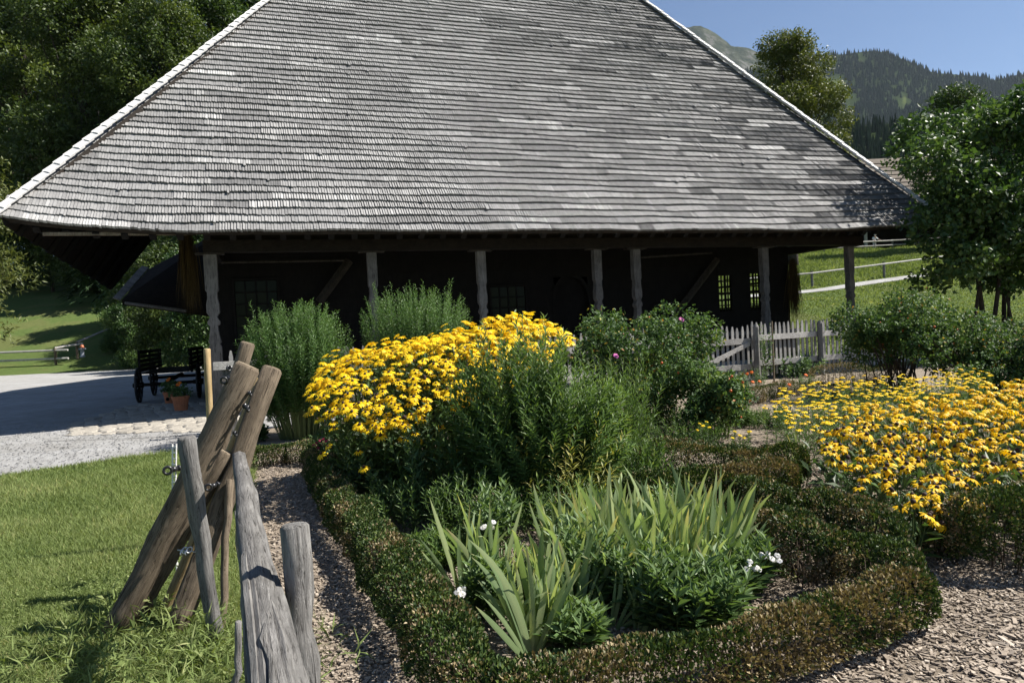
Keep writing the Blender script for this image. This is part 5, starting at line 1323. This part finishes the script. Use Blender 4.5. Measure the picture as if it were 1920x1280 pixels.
chips('wood_chips', 'fine brown wood chips covering the narrow path beside the log fence', [([(-3.4, 8.7), (-2.05, 5.0), (-1.36, 3.2), (-1.0, 2.0), (-.2, 2.0), (-.25, 3.0), (-1.1, 5.0), (-2.3, 8.7)], 16000, .030, .012)], 611)
chips('wood_chips', 'coarse pale wood chips on the path in front of the right hedges', [([(-.6, 1.6), (4.5, 1.6), (4.5, 4.4), (2.5, 4.4), (2.05, 3.9), (1.7, 3.2), (.6, 2.6), (-.6, 2.4)], 17000, .028, .010), ([(.9, 1.8), (4.5, 1.8), (4.5, 3.8), (2.4, 3.4), (2.0, 3.0)], 2600, .055, .018), ([(.9, 1.8), (4.5, 1.8), (4.5, 3.8), (2.4, 3.4), (2.0, 3.0)], 160, .085, .035)], 612)
# soil crumbs between plants
chips('soil_crumbs', 'dry crumbs and bits of bark on the bare soil between the plants', [([(-1.2, 3.0), (1.8, 3.0), (3.0, 6.0), (3.0, 9.0), (-1.5, 9.0), (-2.0, 6.0)], 16000, .022, .012)], 613)
chips('gravel_stones', 'loose grey gravel stones strewn over the yard beside the lawn', [([(-13, 4.5), (-6.6, 8.9), (-4.3, 11.2), (-5.0, 14.5), (-16, 14.5)], 7000, .022, .016), ([(-13, 4.5), (-6.6, 8.8), (-4.3, 11.2), (-6.0, 11.8), (-14, 7)], 900, .034, .024)], 614, 'gravel', 'gravel')
# cobbled apron
ap = MB(); apo = sheet('cobbled_apron', [tuple(gz(x, y, 0))[:2] for x, y in ((85, 828), (110, 800), (250, 752), (420, 742), (470, 800), (400, 815), (250, 822))], 0.010, 'gravel')
stones = []
for q in range(6):
    m2 = MB(); rg = random.Random(700 + q); k = rg.choice((5, 6, 7)); pr = [(math.cos(6.283 * i / k + rg.uniform(-.2, .2)), math.sin(6.283 * i / k + rg.uniform(-.2, .2))) for i in range(k)]
    top = [(x * .80, y * .80, 0.03) for x, y in pr]; md = [(x, y, 0.012) for x, y in pr]; bt = [(x, y, -.03) for x, y in pr]
    m2.poly(top)
    for i in range(k): j = (i + 1) % k; m2.poly([md[i], md[j], top[j], top[i]]); m2.poly([bt[i], bt[j], md[j], md[i]])
    stones.append(m2.mesh('cobble', 'cobble'))
rg = random.Random(710); poly = [tuple(gz(x, y, 0))[:2] for x, y in ((105, 820), (130, 800), (250, 760), (410, 752), (455, 795), (395, 808), (250, 815))]
xs = [p[0] for p in poly]; ys = [p[1] for p in poly]; cnt = 0; y = min(ys); row = 0
while y < max(ys):
    x = min(xs) + (row % 2) * .17
    while x < max(xs):
        xx, yy = x + rg.uniform(-.05, .05), y + rg.uniform(-.04, .04)
        if cnt < 295 and inside(poly, xx, yy):
            inst('cobble', rg.choice(stones), (xx, yy, .012), (0, 0, rg.uniform(0, 6.28)), (rg.uniform(.15, .2), rg.uniform(.13, .17), rg.uniform(.7, 1.3)), apo); cnt += 1
        x += .31
    y += .26; row += 1
print('COBBLES', cnt)

# ================================================================== wagon, pots, hydrant, rail fences, barn, person
wr = thing('farm_wagon', gz(330, 735, 0), 'old wooden farm wagon with spoked wheels parked under the left overhang', 'wagon')
wo_ = gz(262, 755, 0); wdir = hv; wx = hu
def wpnt(x, y, z): return wo_ + wx * x + wdir * y + Vector((0, 0, z))
def wheel(x, y, r):
    mb = MB(); c = wpnt(x, y, r); mb.torus(c, r - .03, .035, wdir, (0, 0, 1), 24, 6); w = mb.build('wheel', 'iron', wr, True)
    for k in range(10):
        a = k * .6283; d = wdir * math.cos(a) + Vector((0, 0, 1)) * math.sin(a); mb = MB(); mb.tube([c + d * .08, c + d * (r - .05)], .02, 5); mb.build('spoke', 'dark_wood', w)
    mb = MB(); mb.tube([c - wx * .14, c + wx * .12], [.06, .09], 10); mb.build('hub', 'dark_wood', w, True)
for x, y, r in ((0, 0, .48), (1.5, 0, .48), (0, 2.4, .55), (1.5, 2.4, .55)): wheel(x, y, r)
for y, r in ((0, .48), (2.4, .55)): stick('axle', wpnt(.05, y, r), wpnt(1.45, y, r), .05, 'dark_wood', wr)
for k in range(6): mb = MB(); mb.box(wpnt(.28 + k * .19, 1.2, .82), (.18, 3.6, .04), HR); mb.build('bed_board', 'dark_wood', wr)
for x in (.15, 1.36):
    for z in (.90, 1.02, 1.14, 1.26, 1.38): mb = MB(); mb.box(wpnt(x, 1.2, z), (.04, 3.6, .10), HR); mb.build('side_board', 'dark_wood', wr)
    for y in (-.4, 1.2, 2.8): mb = MB(); mb.box(wpnt(x + (-.03 if x < 1 else .03), y, 1.08), (.05, .07, .62), HR); mb.build('side_stake', 'dark_wood', wr)
stick('beam', wpnt(.75, -.3, .55), wpnt(.75, 2.7, .6), .06, 'dark_wood', wr); stick('drawbar', wpnt(.75, 0, .45), wpnt(.9, -1.5, .15), .045, 'dark_wood', wr)
mb = MB(); mb.lathe([(.11, 0), (.13, .02), (.165, .26), (.18, .26), (.185, .33), (.165, .335), (.15, .29), (.02, .285)], n=18); ME_POT = mb.mesh('pot', 'terracotta', False)
FL_GER = flower_mesh('flower', 6, 0.035, 0.034, 0.3, 99, 'petal_orange')
for i, (px, py, sc, lab) in enumerate(((340, 772, 1.05, 'terracotta flower pot with geranium standing in front of the wagon'), (320, 758, .95, 'smaller terracotta pot behind the front flower pot'))):
    g = gz(px, py, 0); g.z = .02; t = thing('flower_pot', g, lab, 'flower pot'); inst('pot', ME_POT, g, (0, 0, 0), sc, t); RNG = np.random.default_rng(800 + i)
    V, F, v = crown([((g.x, g.y, .45), (.2, .2, .16), 1)], 60, 8, .06, .06, .05); inst('foliage', npmesh('foliage', V, F, 'rudbeckia_leaf', v), parent=t)
    stick('stem', (g.x, g.y, .3), (g.x - .03, g.y, .62), .006, 'stem_green', t); 
    for q in range(3): inst('flower', FL_GER, (g.x - .03 + q * .02, g.y - .03, .64 + q * .015), rot_to((0, -.8, .6), q), 1.3, t)
hy = hit(155, 669, 30); t = thing('fire_hydrant', hy, 'grey fire hydrant with an orange-red cap at the edge of the gravel', 'hydrant')
mb = MB(); mb.lathe([(.17, -.05), (.17, .05), (.115, .09), (.115, .52), (.14, .55), (.14, .62)], hy, 14); mb.build('barrel', 'hydrant_grey', t, True)
mb = MB(); mb.lathe([(.14, .622), (.15, .70), (.12, .82), (.05, .86), (.03, .90)], hy, 14); mb.build('cap', 'hydrant_red', t, True)
for s in (-1, 1): mb = MB(); q = hy + Vector((0, 0, .56)); mb.tube([q + Vector((s * .1, 0, 0)), q + Vector((s * .23, -.02, -.01)), q + Vector((s * .24, -.02, -.05))], [.06, .065, .065], 10); mb.build('nozzle', 'hydrant_grey', t, True)
# left rail fence
t = thing('rail_fence', hit(60, 683, 30), 'two-rail round wooden fence along the far edge of the gravel', 'fence')
def rail_between(p, q, r, parent, mat='rail_wood', name='rail'):
    stick(name, p, q, r, mat, parent, 7)
q1 = hit(105, 684, 30); q0 = hit(-140, 694, 30); Zv = Vector((0, 0, 1))
for z in (.42, 1.0): rail_between(q0 + Zv * z, q1 + (q1 - q0).normalized() * .9 + Zv * z, .075, t)
for p in (q1, q0.lerp(q1, .5), q0): stick('post', p - Zv * .1, p + Zv * 1.15, .09, 'brown_log', t, 8)
p2_ = q1 + Vector((.75, 1.2, 0)); p2_.z = terrain(p2_.x, p2_.y); stick('post', p2_ - Zv * .1, p2_ + Zv * 1.2, .09, 'brown_log', t, 8); rail_between(q1 + Zv * 1.16, p2_ + Vector((.4, .1, 1.05)), .07, t)
p3_ = p2_ + Vector((1.3, 3.2, 0)); p3_.z = terrain(p3_.x, p3_.y); rail_between(p2_ + Zv * 1.15, p3_ + Zv * 1.5, .07, t); stick('post', p3_ - Zv * .1, p3_ + Zv * 1.6, .09, 'brown_log', t, 8)
# fences on the right hillside
def rail_fence(label, pts, hgt, rails, r, pr, hide_last=True):
    t = thing('rail_fence', pts[len(pts) // 2], label, 'fence')
    for p in pts: stick('post', p - Zv * .15, p + Zv * (hgt + .12), pr, 'grey_log', t, 7)
    for p, q in zip(pts[:-1], pts[1:]):
        for z in rails: rail_between(p + Zv * z - Vector((0, pr, 0)), q + Zv * z - Vector((0, pr, 0)), r, t)
rail_fence('single-rail fence along the pale hillside path', [hit(x, y, 24) for x, y in ((1395, 552), (1523, 540), (1658, 521), (1783, 503), (1910, 480))], 1.0, (.98,), .06, .08)
uf = [hit(x, y, 30) for x, y in ((1545, 473), (1618, 469), (1674, 466), (1730, 463), (1790, 460), (1850, 456))]
rail_fence('two-rail fence in front of the brown barn on the hill', uf, 1.0, (.42, .95), .085, .09)
# barn
bp = at(1760, 500, 96); gzz = terrain(bp.x, bp.y)
t = thing('barn', (bp.x, bp.y, gzz - 1), 'long brown-roofed barn with an open dark front behind the hill fence', 'barn')
x0 = at(1560, 450, 92).x; x1 = at(2150, 450, 92).x; ze = at(1690, 424, 92).z; zr = at(1660, 297, 103).z
mb = MB(); mb.poly([(x0 - 1, 91, ze), (x1, 91, ze), (x1, 103, zr), (x0 - 1, 103, zr)]); mb.poly([(x0 - 1, 91, ze - .3), (x0 - 1, 103, zr - .3), (x1, 103, zr - .3), (x1, 91, ze - .3)]); mb.poly([(x0 - 1, 91, ze - .3), (x1, 91, ze - .3), (x1, 91, ze), (x0 - 1, 91, ze)]); mb.poly([(x0 - 1, 103, zr), (x1, 103, zr), (x1, 115, ze), (x0 - 1, 115, ze)]); mb.poly([(x0 - 1, 91, ze - .3), (x0 - 1, 91, ze), (x0 - 1, 103, zr), (x0 - 1, 103, zr - .3)])
rf = mb.build('roof', 'barn_roof', t)
for k in range(16):
    tt = k / 16; mb = MB(); yy = 91 + 12 * tt; zz = ze + (zr - ze) * tt + .05; mb.box(((x0 + x1) / 2, yy, zz), (x1 - x0 + 2, .85, .10), Matrix.Rotation(math.atan2(zr - ze, 12) - .05, 3, 'X')); mb.build('shingle_course', 'barn_roof', rf)
mb = MB(); mb.box(((x0 + x1) / 2, 90.95, ze - .22), (x1 - x0 + 2, .12, .2)); mb.build('gutter', 'grey_log', t)
mb = MB(); mb.box(((x0 + x1) / 2, 99, (gzz + ze) / 2), (x1 - x0, .3, ze - gzz + 2)); mb.build('wall', 'dark_wood', t)
for px in (1623, 1722, 1830): p = at(px, 440, 91.6); mb = MB(); mb.box((p.x, 91.6, (terrain(p.x, 91.6) + ze) / 2 - .4), (.3, .3, ze - terrain(p.x, 91.6) + .6)); mb.build('post', 'picket_wood' if px == 1623 else 'dark_wood', t)
# person leaning on the hill fence
pb = at(1640, 470, uf[1].y + .75); pb.z = terrain(pb.x, pb.y)
pt_ = thing('person', pb, 'person in a white shirt and cap leaning on the fence below the barn', 'person')
def skin_mesh(name, verts, edges, rads, mat, parent, sub=2):
    me = bpy.data.meshes.new(name); me.from_pydata([tuple(Vector(v) + pb) for v in verts], edges, [])
    o = bpy.data.objects.new(name, me); me.materials.append(MATS[mat]); put(o, parent)
    md = o.modifiers.new('skin', 'SKIN'); md.use_smooth_shade = True
    for k, r in enumerate(rads): me.skin_vertices[0].data[k].radius = (r, r) if not isinstance(r, tuple) else r
    me.skin_vertices[0].data[0].use_root = True
    s = o.modifiers.new('sub', 'SUBSURF'); s.levels = sub; s.render_levels = sub
    return o
# one continuous body: pelvis, spine, neck, head; legs; arms reaching to the rail
bv = [(0, 0, .93), (0, -.03, 1.15), (0, -.10, 1.36), (.01, -.16, 1.47), (.01, -.19, 1.56), (.01, -.21, 1.68), (-.09, 0, .90), (-.11, -.02, .50), (-.12, .03, .06), (-.12, -.12, .03), (.09, 0, .90), (.12, .02, .50), (.13, .06, .06), (.13, -.09, .03), (-.19, -.11, 1.38), (-.27, -.20, 1.14), (-.20, -.45, 1.02), (-.19, -.52, 1.0), (.20, -.11, 1.38), (.34, -.24, 1.16), (.46, -.50, 1.03), (.48, -.57, 1.01)]
be = [(0, 1), (1, 2), (2, 3), (3, 4), (4, 5), (0, 6), (6, 7), (7, 8), (8, 9), (0, 10), (10, 11), (11, 12), (12, 13), (2, 14), (14, 15), (15, 16), (16, 17), (2, 18), (18, 19), (19, 20), (20, 21)]
br = [(.15, .11), (.14, .11), (.17, .11), .06, (.085, .095), (.085, .095), .09, .06, .045, .035, .09, .06, .045, .035, .06, .045, .035, .03, .06, .045, .035, .03]
skin_mesh('body', bv, be, br, 'skin', pt_)
sh_v = [bv[0], bv[1], bv[2], (.01, -.14, 1.42), bv[14], bv[15], bv[18], bv[19]]
skin_mesh('shirt', sh_v, [(0, 1), (1, 2), (2, 3), (2, 4), (4, 5), (2, 6), (6, 7)], [(.17, .135), (.16, .13), (.19, .13), .08, .08, .07, .08, .07], 'shirt_white', pt_)
skin_mesh('trousers', [bv[0], bv[6], bv[7], bv[8], bv[10], bv[11], bv[12]], [(0, 1), (1, 2), (2, 3), (0, 4), (4, 5), (5, 6)], [(.165, .125), .105, .08, .07, .105, .08, .07], 'trousers', pt_)
mb = MB(); hc = pb + Vector((.01, -.20, 1.67)); mb.lathe([(.108, 0), (.108, .05), (.085, .10), (.03, .125)], hc, 12); mb.box(hc + Vector((0, -.14, .01)), (.15, .12, .015)); mb.build('cap', 'shirt_white', pt_, True)

# ================================================================== air
m, nt, b = newmat('haze')
nt.nodes.remove(b)
pv = nt.nodes.new('ShaderNodeVolumePrincipled'); pv.inputs['Color'].default_value = (0.70, 0.82, 1.0, 1); pv.inputs['Density'].default_value = HAZE; pv.inputs['Anisotropy'].default_value = 0.2
nt.links.new(pv.outputs[0], nt.nodes['Material Output'].inputs['Volume'])
mb = MB(); mb.box((0, 2500, 1100 - 1.5), (13500, 9500, 2200)); o = mb.build('haze', 'haze'); tag(o, 'thin bluish summer haze over the valley and the mountains', 'haze', kind='stuff')
